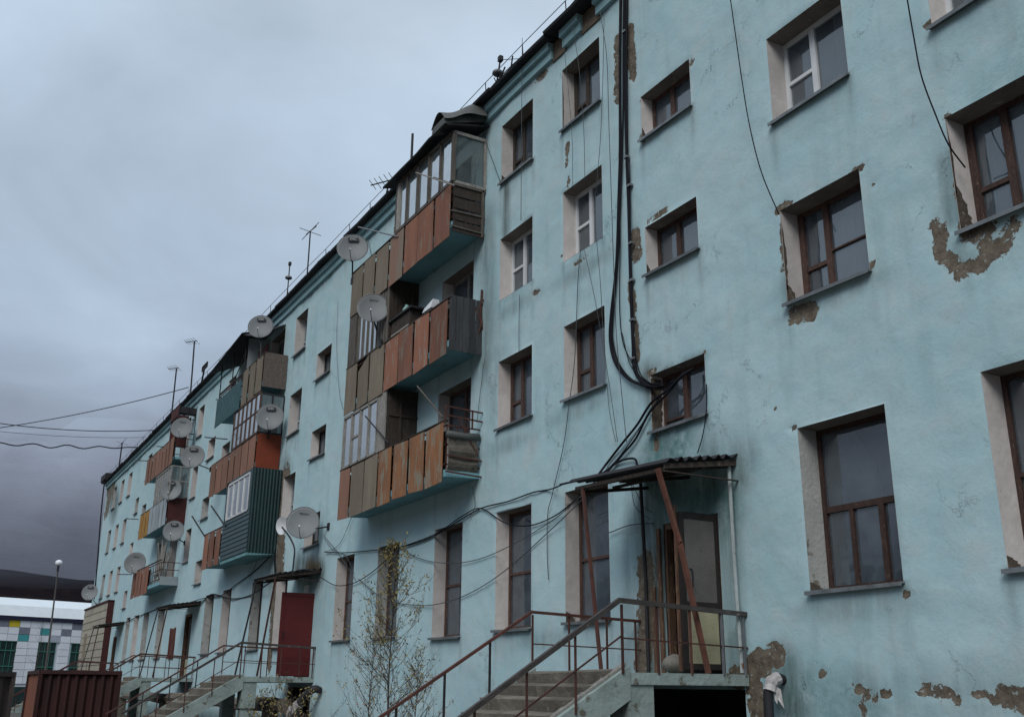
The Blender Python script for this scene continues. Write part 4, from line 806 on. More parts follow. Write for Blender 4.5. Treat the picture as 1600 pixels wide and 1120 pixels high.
# ================================================================== ENTRANCES
def entrance(xn, nm, idx, label_st, label_can, red=False):
    st = thing('entrance_stairs', label_st, 'stairs', (xn-1.2, -2.5, 0), 'concrete entrance stairs')
    W_ = 2.45; xf = xn-W_
    s = MB(); nseg = 10
    for i in range(nseg):
        a, c = xf+W_*i/nseg, xf+W_*(i+1)/nseg
        s.box((a, -2.0+random.uniform(-.012, .012), 1.63+random.uniform(-.012, .012)), (c, -.01, 1.78))
    s.build('platform', M_CONCG, st)
    s = MB(); s.box((xn-.45, -2.02, .95), (xn-.03, -1.62, 1.63)); s.box((xn-.40, -1.98, 0), (xn-.08, -1.66, .95)); s.build('pier', M_CONCG, st)
    MB().box((xf+.05, -1.98, .0), (xf+.4, -1.65, 1.63)).build('pier', M_CONCG, st)
    n = 10; run, rise = .30, .176
    for i in range(n):
        z1 = 1.82-rise*i; y1 = -2.0-run*i; xm = xn-.14-1.15+random.uniform(-.15, .15)
        for a, c in ((xf+.10, xm-.006), (xm+.006, xn-.16)):
            q = [random.uniform(-.012, .012) for _ in range(6)]
            MB().hexa([(a, y1-run-.0, z1-rise-.05), (c, y1-run-.0, z1-rise-.05), (c, y1+.02, z1-rise-.03), (a, y1+.02, z1-rise-.05), (a, y1-run-.03+q[0], z1-.04+q[1]), (c, y1-run-.03+q[2], z1-.04+q[3]), (c, y1+.02, z1+q[3]), (a, y1+.02, z1+q[1])]).build('step', M_CONC, st)
    for k, (a, c) in enumerate(((xn-.15, xn-.01), (xf+.0, xf+.10))):
        MB().hexa([(a, -2.0, 1.45), (c, -2.0, 1.45), (c, -2.0, 1.86), (a, -2.0, 1.86), (a, -5.1, -.30), (c, -5.1, -.30), (c, -5.1, .08), (a, -5.1, .08)]).build('stringer', M_CONCG, st)
    if idx == 0:
        b = MB(); b.hexa([(xn-.19, -2.0, 1.87), (xn-.10, -2.0, 1.87), (xn-.10, -2.0, 1.90), (xn-.19, -2.0, 1.90), (xn-.19, -5.0, .12), (xn-.10, -5.0, .12), (xn-.10, -5.0, .15), (xn-.19, -5.0, .15)]); b.build('stringer_strip', M_GREYW, st)
    # near handrail: wood on rusty posts
    hr = M_HANDW if idx < 2 else M_RUST
    MB().bar((xn, -2.14, 2.67), (xn, .0, 2.58), .065, .06).build('handrail', hr, st); MB().bar((xn, -2.14, 2.68), (xn+.02, -5.1, .82), .065, .06).build('handrail', hr, st)
    b = MB(); b.bar((xn, -2.14, 2.2), (xn, 0, 2.13), .02, .02); b.bar((xn, -2.14, 2.22), (xn, -5.1, .38), .02, .02); b.build('mid_rail', M_RUST, st)
    for y in (-2.12, -1.55, -1.0, -.45, -.06): MB().bar((xn+.0, y, 1.76), (xn, y, 2.62), .028).build('post', M_RUST if idx or y < -.5 else M_GREYMET, st)
    for i in range(1, 5): y = -2.14-.70*i; MB().bar((xn, y, 1.78+(y+2)*.6), (xn, y, 2.68+(y+2.14)*.63), .024).build('post', M_RUST, st)
    # far handrail: rusty angle iron
    b = MB(); b.bar((xf, -2.0, 2.66), (xf, .0, 2.60), .05, .04); b.build('handrail', M_RUST, st); MB().bar((xf, -2.0, 2.67), (xf, -5.1, .74), .055, .04).build('handrail', M_RUST, st)
    b = MB(); b.bar((xf, -2.0, 2.2), (xf, 0, 2.16), .018); b.build('mid_rail', M_RUST, st)
    for y in (-2.0, -1.35, -.65, -.1): MB().bar((xf, y, 1.7), (xf, y, 2.62), .025).build('post', M_RUST, st)
    for i in (1, 2, 3, 4): y = -2.0-.72*i; MB().bar((xf, y, 1.78+(y+2)*.6), (xf, y, 2.66+(y+2)*.62), .028).build('post', M_DKMET, st)
    # canopy
    ca = thing('entrance_canopy', label_can, 'canopy', (xn-1.1, -.6, 4.6), 'corrugated entrance canopies')
    yo, xo = -1.35, xn-2.25; b = MB(); K = 32
    for side in (0, 1):
        for i in range(K+1):
            v = i/K; y = .02+(yo-.02)*v; zc = 4.80-.22*v; zz = zc+((.045 if idx == 0 else .035) if (i % 4) in (1, 2) else 0)+side*.012+.012*math.sin(i*2.3)*(idx == 0)
            b.v += [Vector((xn+.05, y, zz)), Vector((xo-.25*v, y, zz+.02+.10*v*(idx == 0)))]
    for i in range(K): b.f.append((2*i, 2*i+2, 2*i+3, 2*i+1)); b.m.append(0)
    h = 2*(K+1)
    for i in range(K): b.f.append((h+2*i, h+2*i+1, h+2*i+3, h+2*i+2)); b.m.append(0); b.f.append((2*i, h+2*i, h+2*i+2, 2*i+2)); b.m.append(0)
    b.build('corrugated_sheet', M_ROOF, ca)
    b = MB()
    for x in (xn-.1, xn-1.1, xo+.1): b.bar((x, 0, 4.70), (x, -1.3, 4.50), .06, .05)
    b.bar((xn-.02, -1.28, 4.50), (xo-.05, -1.28, 4.58), .07, .05); b.bar((xn-.02, -.6, 4.60), (xo, -.6, 4.66), .06, .04); b.build('beam', M_WOODDK, ca)
    b = MB(); b.box((xn-.02, -1.34, 4.455), (xn+.02, 0, 4.47)); b.hexa([(xn-.02, -1.33, 4.50), (xn+.0, -1.33, 4.50), (xn+.0, 0, 4.69), (xn-.02, 0, 4.69), (xn-.02, -1.33, 4.57), (xn, -1.33, 4.57), (xn, 0, 4.77), (xn-.02, 0, 4.77)]); b.build('edge_board', M_WOODDK, ca)
    b = MB()
    if idx == 0:
        b.bar((xn-.12, -1.36, 4.52), (xn-.12, -1.02, 3.5), .07, .05); b.bar((xn-.12, -1.02, 3.52), (xn-.12, -.62, 1.79), .07, .05); b.build('bent_strut', mat('rusty_red_strut', (.17, .068, .046), (.10, .045, .034), scale=6, bump=.4), ca)
        MB().bar((xo+.15, -1.3, 4.55), (-12.55, -1.35, 1.79), .05, .04).build('strut', M_RUST, ca)
    else:
        b.bar((xn-.12, -1.3, 4.5), (xn-.5, -1.5, 1.79), .045); b.build('strut', M_RUST, ca); MB().bar((xo+.1, -1.28, 4.5), (xo+.35, -1.75, 1.79), .045).build('strut', M_DKMET, ca)
    return st, ca
entrance(-10.95, 'near', 0, 'nearest concrete entrance stairs with worn wooden handrail', 'nearest black corrugated canopy over the open grey and cream door')
entrance(-28.9, 'mid', 1, 'second concrete entrance stairs leading to the maroon door', 'second black corrugated canopy above the maroon door')
entrance(-43.6, 'far', 2, 'third concrete entrance stairs behind the second handrails', 'third dark canopy with thin crossed struts')
entrance(-61.6, 'end', 3, 'farthest entrance stairs half hidden by rusty container', 'farthest small canopy beside cream cladding')
# pipe down the wall at the near door
tag(MB().tube([(-11.03, -.08, 4.68), (-11.02, -.09, 3.3), (-11.0, -.08, 1.8)], .028, 8).build('wall_pipe', mat('pale_painted_pipe', (.42, .48, .48), (.30, .33, .33), scale=5, spots=(.18, .10, .07), spot_amt=.25)), 'thin pale pipe running down the wall right of the near door', 'pipe')
# stone at the doorstep
b = MB(); nu, nv = 14, 8; c = Vector((-11.95, -.5, 1.79))
for u in range(nu):
    for v in range(nv+1):
        th, ph = 2*math.pi*u/nu, math.pi*v/nv; k = 1+.08*math.sin(3*th)+.06*math.cos(2*th+ph*2); b.v.append(c+Vector((.22*k*math.cos(th)*math.sin(ph), .16*k*math.sin(th)*math.sin(ph), .13+.13*math.cos(ph)*k)))
for u in range(nu):
    for v in range(nv): p, q = u*(nv+1)+v, ((u+1) % nu)*(nv+1)+v; b.f.append((p, p+1, q+1, q)); b.m.append(0)
tag(b.build('boulder', mat('grey_stone', (.22, .205, .18), (.14, .13, .115), scale=5, bump=.7), smooth=True), 'rounded grey stone holding the near door at the threshold', 'stone')
# wrapped pipe at the base of the near wall
pp = thing('heating_pipe', 'black elbow pipe coming out of the wall with dirty white cloth around it', 'pipe', (-10.3, -.1, 1.6))
a = atY(1222, 1062, -.02)
MB().tube(smooth_path([a+Vector((0, .05, 0)), a+Vector((0, -.10, .02)), a+Vector((-.03, -.20, -.08)), a+Vector((-.05, -.22, -.35)), a+Vector((-.05, -.22, -1.4))], 5), .065, 10).build('pipe', M_DKMET, pp, smooth=True)
b = MB(); pts = smooth_path([a+Vector((.02, -.07, .03)), a+Vector((-.01, -.16, -.02)), a+Vector((-.02, -.21, -.14))], 5); b.tube(pts, [.075+.02*random.random() for _ in pts], 9)
b.quad([a+Vector((.0, -.15, -.05)), a+Vector((.10, -.13, -.12)), a+Vector((.13, -.12, -.35)), a+Vector((.05, -.16, -.22))]); b.quad([a+Vector((.02, -.17, -.1)), a+Vector((.08, -.16, -.15)), a+Vector((.05, -.16, -.30)), a+Vector((.03, -.18, -.25))]); b.build('cloth_wrap', M_CLOTH, pp)
p2 = thing('heating_pipe', 'dark bent pipe with grey rag at the wall beside the second stairs', 'pipe', (-27.8, -.2, 1)); a = atY(500, 1078, -.05)
MB().tube(smooth_path([a, a+Vector((0, -.2, .02)), a+Vector((-.35, -.45, -.35)), a+Vector((-.45, -.5, -1.2))], 5), .10, 8).build('pipe', M_DKMET, p2, smooth=True)
b = MB(); pts = [a+Vector((-.35, -.45, -.35)), a+Vector((-.5, -.55, -.5)), a+Vector((-.75, -.6, -.7))]; b.tube(pts, [.13, .16, .10], 8); b.build('rag', M_CLOTH, p2)
p3 = thing('lagged_pipe', 'long lagged heating pipe along the foot of the wall behind the second stairs', 'pipe', (-38, -.6, .8))
pts = [Vector((-57+i*1.0, -.75, 1.0+.03*math.sin(i))) for i in range(29)]; b = MB(); sp_pts = smooth_path(pts, 3); b.tube(sp_pts, [.17+.045*random.random() for _ in sp_pts], 8)
b.build('lagging', mat('ragged_lagging', (.17, .14, .115), (.10, .085, .07), scale=3, spots=(.32, .29, .26), spot_amt=.35, spot_scale=5, bump=1, bscale=12), p3)
for x in (-55, -50, -45, -40, -35, -30.5): MB().box((x, -.95, 0), (x+.25, -.55, .86)).build('support', M_CONC, p3)

# ================================================================== CABLES
def cable(name, pix, r, m, label, y=-.05, group=None, sub=6, jit=0, parent=None):
    pts = []
    for q in pix:
        yy_ = q[2] if len(q) > 2 else y; pts.append(atY(q[0], q[1], yy_))
    o = MB().tube(smooth_path(pts, sub, jit=jit), r, 5).build(name, m, parent, smooth=True)
    if parent is None: tag(o, label, 'cable', group)
    return o
cbn = thing('cable_bundle', 'thick black cable bundle dropping from the roof to the stairwell window', 'cables', (-14, -.05, 14))
mainr = [(([(970, -8), (969, 80), (969, 160), (969, 240), (967, 308), (963.6, 410), (955, 494), (954, 535), (963, 569), (984, 593), (1012, 603), (1036, 604, .05)]), .030),
 (([(975, -8), (974, 80), (974, 160), (972, 240), (969, 320), (965, 410), (957.5, 494), (957, 530), (967, 568), (988, 594), (1018, 604), (1038, 602, .05)]), .020),
 (([(980, -8), (979, 120), (980, 240), (983, 320), (985, 400), (987, 470), (990, 540), (996, 585), (1010, 600), (1036, 601, .05)]), .026),
 (([(977, -8), (976, 120), (978, 240), (981, 320), (983, 400), (985, 470), (988, 540), (991, 580), (1012, 606), (1036, 608, .05)]), .015),
 (([(984, 250), (986, 400), (990, 520), (999, 580), (1020, 600), (1036, 598, .05)]), .010),
 (([(967, 240), (969, 380), (968, 470), (972, 528), (984, 560), (1004, 592), (1036, 606, .05)]), .010),
 (([(972, 520), (985, 570), (1010, 598), (1030, 596)]), .008)]
for p, r in mainr: cable('cable', p, r, M_CABLE, '', parent=cbn)
for q in ((979, 246), (984, 290), (986, 380), (987, 438), (988, 500), (990, 560), (976, 50)):
    c = atY(*q, -.05); MB().box(c-Vector((.05, .035, .02)), c+Vector((.05, .04, .02))).build('clamp', M_GREYMET, cbn)
cb2 = thing('cable_pair', 'two black cables falling from the stairwell window to the near canopy', 'cables', (-14, -.05, 6))
cable('cable', [(1085, 575, .1), (1066, 587), (1045, 608), (1018, 629), (996, 663), (972, 693), (945, 728), (932, 746, -.3)], .022, M_CABLE, '', parent=cb2)
cable('cable', [(1070, 580, .1), (1045, 612), (1015, 644), (994, 684), (976, 706), (955, 730), (942, 744, -.3)], .020, M_CABLE, '', parent=cb2)
cable('cable', [(1075, 578, .1), (1042, 606), (1010, 652), (985, 690), (960, 722), (935, 745, -.3)], .009, M_CABLE, '', parent=cb2)
cb3 = thing('cable_pair', 'long sagging black cables slung along the wall under the lowest balcony', 'cables', (-22, -.05, 5))
cable('cable', [(905, 748, -.4), (883, 755, -.4), (860, 764), (833, 769), (805, 779), (790, 784), (751, 794), (717, 813), (676, 838), (625, 855), (585, 859), (540, 863), (507, 862)], .014, M_CABLE, '', parent=cb3)
cable('cable', [(930, 752, -.5), (900, 780, -.2), (866, 806), (826, 821), (788, 816), (751, 794), (722, 806), (680, 834), (625, 855)], .013, M_CABLE, '', parent=cb3)
cable('cable', [(625, 855), (598, 879), (578, 896), (551, 911), (524, 914), (500, 901, -.2)], .012, M_CABLE, '', parent=cb3)
cable('cable', [(624, 855), (653, 871), (690, 879), (737, 876), (788, 857), (860, 815), (912, 772, -.3)], .009, M_CABLEG, '', parent=cb3)
cable('cable', [(560, 904), (600, 935), (649, 945), (690, 942), (737, 925), (792, 889), (860, 828), (915, 775, -.3)], .010, M_CABLEG, '', parent=cb3)
cable('cable', [(507, 862), (530, 850), (551, 805)], .007, M_CABLEG, '', parent=cb3); cable('cable', [(505, 835), (530, 866), (555, 905)], .008, M_CABLEG, '', parent=cb3); cable('cable', [(506, 840), (520, 858), (540, 868), (553, 895)], .007, M_CABLEG, '', parent=cb3)
hw = 'thin wires hanging down the wall'
for p, r, lb in (([(816, 60), (815, 200), (814, 345)], .007, 'thin wire passing right of the two white framed windows'),
  ([(812, 460), (811, 500), (811, 552)], .007, 'thin wire between the white window and the brown one below'),
  ([(895, 40), (905, 110), (912, 200), (914, 285)], .006, 'thin wire crossing the upper dark window'),
  ([(880, 60), (893, 200), (895, 300)], .005, 'faint wire over the bare patch between two windows'),
  ([(907, 390), (903, 440), (898, 560), (889, 632), (881, 693), (863, 772), (856, 802), (855, 860), (857, 905)], .008, 'long thin wire bending down to the ground floor windows'),
  ([(938, 20), (948, 90), (951, 180), (955, 300), (959, 420), (963, 520), (970, 600), (979, 690)], .007, 'thin wire just left of the thick cable bundle'),
  ([(944, 20), (942, 120), (938, 220), (930, 330), (938, 440), (944, 540), (955, 620), (965, 690)], .006, 'thin wire looping over the right edge of a white window'),
  ([(913, 390), (930, 470), (945, 560), (952, 640), (962, 690)], .005, 'faint wire slanting down across the curtained window'),
  ([(1140, -10), (1150, 60), (1160, 130), (1172, 200), (1190, 270), (1217, 335)], .009, 'thin wire falling to the corner of the brown window'),
  ([(1416, -10), (1428, 60), (1440, 120), (1462, 180), (1482, 226), (1508, 262, .1)], .010, 'dark wire swinging into the far right brown window'),
  ([(1104, 600), (1104, 640), (1098, 680), (1090, 708)], .009, 'short wire hanging from the stairwell sill to the near canopy'),
  ([(575, 375), (580, 400), (583, 440)], .008, 'short wire hanging by the top dish'),
  ([(528, 470), (526, 540), (530, 610), (536, 640)], .006, 'faint wire on the wall left of the glazed balconies'),
  ([(740, 160), (757, 215), (782, 285)], .008, 'thin wire slanting right from the top balcony roof'),
  ([(738, 760), (742, 790), (732, 810)], .007, 'short wire under the lowest balcony end'),
  ([(757, 560), (752, 600), (745, 660)], .007, 'thin wire from the middle balcony corner to the lowest balcony'),
  ([(440, 700), (425, 780), (410, 850), (390, 905)], .008, 'thin dark wire hanging beside the green boxed balcony')):
    cable('hanging_wire', p, r, M_CABLE if r > .0085 else M_CABLEG, lb, group=hw, y=-.05 if p[0][1] > 60 else -.20)
cable('wall_cable', [(432, 745), (428, 830), (430, 900)], .03, M_CABLE, 'dark conduit on the damaged strip beside the green balcony', y=-.06)
cable('wall_cable', [(500, 895, -.8), (470, 890, -.8), (430, 905, -.5), (390, 930), (360, 935), (330, 928), (310, 945), (280, 948, -.3)], .022, M_CABLE, 'drooping cable between the second and third canopies')
cable('wall_cable', [(430, 860), (400, 890), (370, 912), (345, 930), (315, 935), (285, 945, -.3)], .018, M_CABLE, 'upper cable between the second and third canopies')
cable('wall_cable', [(290, 945, -.4), (250, 950), (215, 963), (195, 972), (180, 978)], .022, M_CABLE, 'drooping cable between the third and farthest canopies')
cable('wall_cable', [(164, 745, .0), (158, 800), (152, 880), (147, 935)], .05, M_CABLE, 'black cable running down the far end of the building')
cable('wall_cable', [(975, 740, -.1), (985, 750), (1005, 790), (1018, 800)], .007, M_CABLEG, 'tangle of thin wires left of the near door')
cable('wall_cable', [(985, 745), (992, 790), (1016, 812)], .006, M_CABLEG, 'faint drooping wire left of the near door')
cable('wall_cable', [(952, 832), (985, 820), (1022, 817)], .009, M_CABLEG, 'short level wire between ground window and near door')
cable('wall_cable', [(875, 757, -.25), (935, 742), (965, 722), (990, 716), (996, 728)], .02, M_CABLE, 'black cable looping onto the wall above the near canopy')
# overhead wires, from the roof edge out across the yard to a pole beyond the left of the street
oh = 'overhead wires leaving the roof'
for (p, q, r, lb, sag) in (((295, 605), (-60, 676), .022, 'overhead wire rising steepest to the roof', .25), ((240, 672), (-60, 652), .024, 'upper level overhead wire from the roof', .3), ((228, 683), (-60, 667), .012, 'faintest overhead wire in the middle', .2), ((216, 699), (-60, 688), .035, 'lowest thick wavy overhead wire', .12)):
    a, c = atY(*p, -.3), atD(*q, 52); pts = []
    for i in range(25):
        t = i/24; v = a.lerp(c, t); v.z -= sag*4*t*(1-t)
        if r == .035: v.z += .10*math.sin(i*1.35)*math.sin(math.pi*t)
        pts.append(v)
    tag(MB().tube(smooth_path(pts, 3), r, 5).build('overhead_wire', M_CABLE), lb, 'wire', oh)

# ================================================================== SATELLITE DISHES
fc = bpy.data.curves.new('dish_lettering', 'FONT'); fc.body = 'SVEC'; fc.size = 1; fc.align_x = 'CENTER'; fc.align_y = 'CENTER'; fo = bpy.data.objects.new('tmp', fc); col.objects.link(fo)
bpy.context.view_layer.update(); TXT = bpy.data.meshes.new_from_object(fo); bpy.data.objects.remove(fo)
M_LET = mat('lettering_white', (.5, .52, .54), bump=0); TXT.materials.clear(); TXT.materials.append(M_LET)
def dish(px, py, rpx, y, label, foot, logo=True, nrm=(.88, -.40, .20), big=False, sub=(0, 0)):
    c = atY(px, py, y); dist = (c-CAM).dot(FW); R = rpx/FPX*dist
    root = thing('satellite_dish', label, 'satellite dish', c, 'satellite dishes on the facade')
    n = Vector(nrm).normalized(); ux = Vector((0, 0, 1)).cross(n).normalized(); uz = n.cross(ux)
    b = MB(); NRr, K = 8, 36; back = .022
    P = lambda u, v, w: c+ux*u+uz*v+n*w
    def surf(off):
        base = len(b.v); b.v.append(P(0, 0, -.17*R+off))
        for i in range(1, NRr+1):
            r = R*i/NRr
            for k in range(K): a = 2*math.pi*k/K; b.v.append(P(r*math.cos(a)*.96, r*math.sin(a), -.17*R*(1-(r/R)**2)+off))
        return base
    s0, s1 = surf(0), surf(-back)
    for s_, fl_ in ((s0, 0), (s1, 1)):
        for k in range(K):
            f_ = (s_, s_+1+k, s_+1+(k+1) % K); b.f.append(f_[::-1] if fl_ else f_); b.m.append(0)
        for i in range(NRr-1):
            for k in range(K):
                a0, a1 = s_+1+i*K+k, s_+1+i*K+(k+1) % K; f_ = (a0, a0+K, a1+K, a1); b.f.append(f_[::-1] if fl_ else f_); b.m.append(0)
    for k in range(K): a0, a1 = s0+1+(NRr-1)*K+k, s0+1+(NRr-1)*K+(k+1) % K; b.f.append((a0, a0-s0+s1, a1-s0+s1, a1)); b.m.append(0)
    b.build('reflector', M_DISH, root, smooth=True)
    b = MB(); pts = [P(R*math.cos(2*math.pi*k/K)*.96, R*math.sin(2*math.pi*k/K), 0) for k in range(K+1)]; b.tube(pts, .011, 4, cap=False); b.build('rim', M_GREYMET, root)
    f0, f1 = P(0, -R*1.0, -.02), P(-.12*R, -.50*R, R*.5)
    b = MB(); b.tube([P(0, -R*1.02, -.05), f0, P(-.04*R, -.95*R, R*.25), f1], .010, 6); b.build('feed_arm', M_DKMET, root)
    b = MB(); b.tube([f1, f1+(P(0, 0, 0)-f1).normalized()*.08], [.022, .028], 8); b.build('feed_horn', M_WHITE, root)
    ft = Vector(foot) if not isinstance(foot, tuple) or len(foot) == 3 else None
    b = MB(); hub = P(0, -.1*R, -.17*R-.05); b.tube([hub, P(0, -.3*R, -.25*R-.15), ft], .024, 6); b.tube([P(.3*R, -.5*R, -.12*R-.03), P(0, -.3*R, -.25*R-.15), P(-.3*R, -.5*R, -.12*R-.03)], .015, 5); b.box(ft-Vector((.08, .02, .1)), ft+Vector((.08, .02, .1))); b.build('bracket', M_DKMET, root)
    if logo:
        w, h = .67*R, .12*R; cz = .62*R; off = -.17*R*(1-.62**2)+.05
        b = MB(); b.hexa([P(-w/2, cz-h, off), P(w/2, cz-h, off), P(w/2, cz+h, off+.01), P(-w/2, cz+h, off+.01), P(-w/2, cz-h, off+.006), P(w/2, cz-h, off+.006), P(w/2, cz+h, off+.016), P(-w/2, cz+h, off+.016)]); b.build('logo_plate', M_DKMET, root)
        o = bpy.data.objects.new('lettering', TXT); col.objects.link(o); o.parent = root; sc = h*2*.95
        Mx = Matrix((( ux.x, uz.x, n.x, 0), (ux.y, uz.y, n.y, 0), (ux.z, uz.z, n.z, 0), (0, 0, 0, 1)))
        o.matrix_local = Matrix.Translation(P(0, cz, off+.022)-c) @ Mx @ Matrix.Diagonal((sc*.78, sc, sc, 1))
    else:
        b = MB(); b.hexa([P(-.26*R, .60*R, -.05*R), P(.3*R, .56*R, -.05*R), P(.3*R, .58*R, -.05*R), P(-.26*R, .64*R, -.05*R), P(-.26*R, .60*R, -.03*R), P(.3*R, .56*R, -.03*R), P(.3*R, .59*R, -.03*R), P(-.26*R, .64*R, -.03*R)])
        if rpx != 26: b.build('logo_line', M_DKMET, root)
    return root
V3 = Vector
dish(551, 387, 25, -1.0, 'grey dish left of the top balcony of the nearest stack, highest of the near ones', V3((-25.35, -.88, 12.5)))
dish(583, 481, 25.5, -1.15, 'grey dish with a thin dark line, in front of the middle balcony', V3((-22.9, -.9, 9.9)), logo=False)
dish(407, 510, 20, -.95, 'grey dish on the top balcony roof of the second stack', V3((-34.4, -.88, 12.8)))
dish(422, 651, 22, -.62, 'grey dish over the bright red balcony end', V3((-34.0, -.5, 9.8)))
dish(473, 816, 26.5, -.62, 'largest plain grey dish bracketed to the wall over the second canopy', V3((-28.45, -.02, 6.0)), logo=False, nrm=(.86, -.42, .26))
dish(284, 668, 17, -.72, 'plain looking pale dish highest on the third balcony stack', V3((-48.5, -.5, 12.7)), logo=False)
dish(301, 713, 19, -1.45, 'grey dish on a long arm between the second and third stacks', V3((-40.4, -.9, 9.7)))
dish(267, 765, 16.5, -.8, 'grey dish in front of the far middle glazed balcony', V3((-48.6, -.85, 9.9)))
dish(271, 829, 16.5, -.72, 'grey dish beside the maroon end of a far balcony', V3((-48.0, -.02, 7.7)))
dish(211, 879, 17, -1.0, 'blank grey dish left of the far lowest balcony', V3((-55.3, -.85, 6.7)), logo=False)
dish(140, 925, 12.5, -.72, 'small dish at the far end above the cream cladding', V3((-71.0, -.3, 6.3)))
# small side-turned dish and its crooked mast
sm = thing('small_dish', 'small white dish seen edge-on at the top of a crooked mast above the second canopy', 'satellite dish', atY(440, 822, -1.0))
c = atY(440, 821, -1.0); 
b = MB(); n = V3((.35, -.9, -.1)).normalized(); ux = V3((0, 0, 1)).cross(n).normalized(); uz = n.cross(ux); K = 20
b.v.append(c-n*.08)
for r in (.5, 1):
    for k in range(K): a = 2*math.pi*k/K; b.v.append(c+(ux*math.cos(a)+uz*math.sin(a))*.27*r-n*.08*(1-r*r))
for k in range(K): b.f.append((0, 1+k, 1+(k+1) % K)); b.m.append(0); b.f.append((1+k, 1+K+k, 1+K+(k+1) % K, 1+(k+1) % K)); b.m.append(0)
b.build('reflector', M_WHITE, sm, smooth=True)
MB().tube(smooth_path([c+V3((.05, 0, -.05)), atY(452, 838, -.9), atY(460, 856, -.9), atY(459, 875, -.9), atY(457, 895, -.9)], 4), .025, 6).build('mast', M_DKMET, sm)

# ================================================================== ROOF ANTENNAS
def antenna(base, top, r, kind, label):
    base, top = V3(base), V3(top); root = thing('tv_antenna', label, 'antenna', base, 'antennas on the roof')
    MB().tube([base, base.lerp(top, .5)+V3((.02, 0, 0)), top], r, 5).build('mast', M_DKMET, root)
    if kind == 'yagi':
        b = MB(); d = V3((-.9, -.35, .12)); p, q = top-d*.25, top+d*.9; b.bar(p, q, .03)
        for i in range(5): m_ = p.lerp(q, .08+.21*i); l = .42-.03*i; b.bar(m_-V3((.25, -.35, .15))*l*1.6, m_+V3((.25, -.35, .15))*l*1.6, .014)
        b.build('elements', M_DKMET, root)
    elif kind == 'cross':
        b = MB(); b.bar(top-V3((.5, 0, -.08)), top+V3((.7, 0, -.05)), .028); b.bar(top-V3((.35, .2, .25)), top+V3((.35, .2, .3)), .018); b.bar(top-V3((.1, .4, -.1)), top+V3((.1, .4, -.12)), .018); b.build('elements', M_DKMET, root)
    elif kind == 'box':
        b = MB(); b.box(top-V3((.06, .05, .08)), top+V3((.06, .05, .06))); b.build('head', M_DKMET, root); lathe('dome', [(.12, 0), (.15, .04), (.12, .1)], base.lerp(top, .62), M_GREYMET, 8, root).location = (0, 0, 0)
    elif kind == 'panel':
        b = MB(); 
        for z in (-.12, .12): b.bar(top+V3((-.55, 0, z)), top+V3((.55, 0, z)), .05)
        for i in range(5): b.bar(top+V3((-.55+.275*i, 0, -.12)), top+V3((-.55+.275*i, 0, .12)), .05)
        b.build('elements', M_DKMET, root)
    return root
def ant(bp, tp, r, kind, label, y=.6): antenna(atY(*bp, y)-V3((0, 0, .25)), atY(*tp, y), r, kind, label)
ant((479, 440), (485, 362), .028, 'cross', 'TV antenna with crossed rods left of the nearest dish')
ant((448, 466), (453, 412), .024, 'box', 'thin mast with a small round box and a head on top')
ant((268, 650), (276, 575), .045, 'yagi', 'TV antenna above the third balcony stack')
ant((298, 615), (304, 533), .045, 'yagi', 'tallest TV antenna just right of the other far one')
ant((315, 595), (320, 573), .05, 'panel', 'dark ladder shaped antenna by the lean-to roof')
ant((186, 728), (191, 692), .05, 'cross', 'small antenna near the far end of the roof')
ant((598, 315), (609, 282), .028, 'yagi', 'antenna poking out beside the top glazed balcony')
ant((771, 145), (782, 92), .022, 'box', 'short mast with a round head near the right of the roof', .3)
b = MB(); p = atY(775, 140, .2); b.tube([p, atY(789, 105, .2)], .022, 5); b.tube([atY(797, 118, .2), atY(801, 88, .2)], .02, 5); b.tube([atY(772, 122, .2), atY(779, 136, .2)], .015, 5); tag(b.build('scrap_rods', M_DKMET), 'leaning rods stuck up together at the roof edge', 'rods')
b = MB(); b.tube(smooth_path([atY(740, 168, .1), atY(790, 112, .2), atY(838, 68, .1), atY(895, 5, .1), atY(910, -14, .1)], 5), .012, 4); tag(b.build('roof_wire', M_CABLE), 'thin wire drooping above the roof edge between rods', 'wire')
b = MB(); b.tube([atY(782, 94, .3), atY(815, 92, .3)], .01, 4); tag(b.build('stay_rod', M_DKMET), 'short level rod tied to the round headed mast', 'rod')

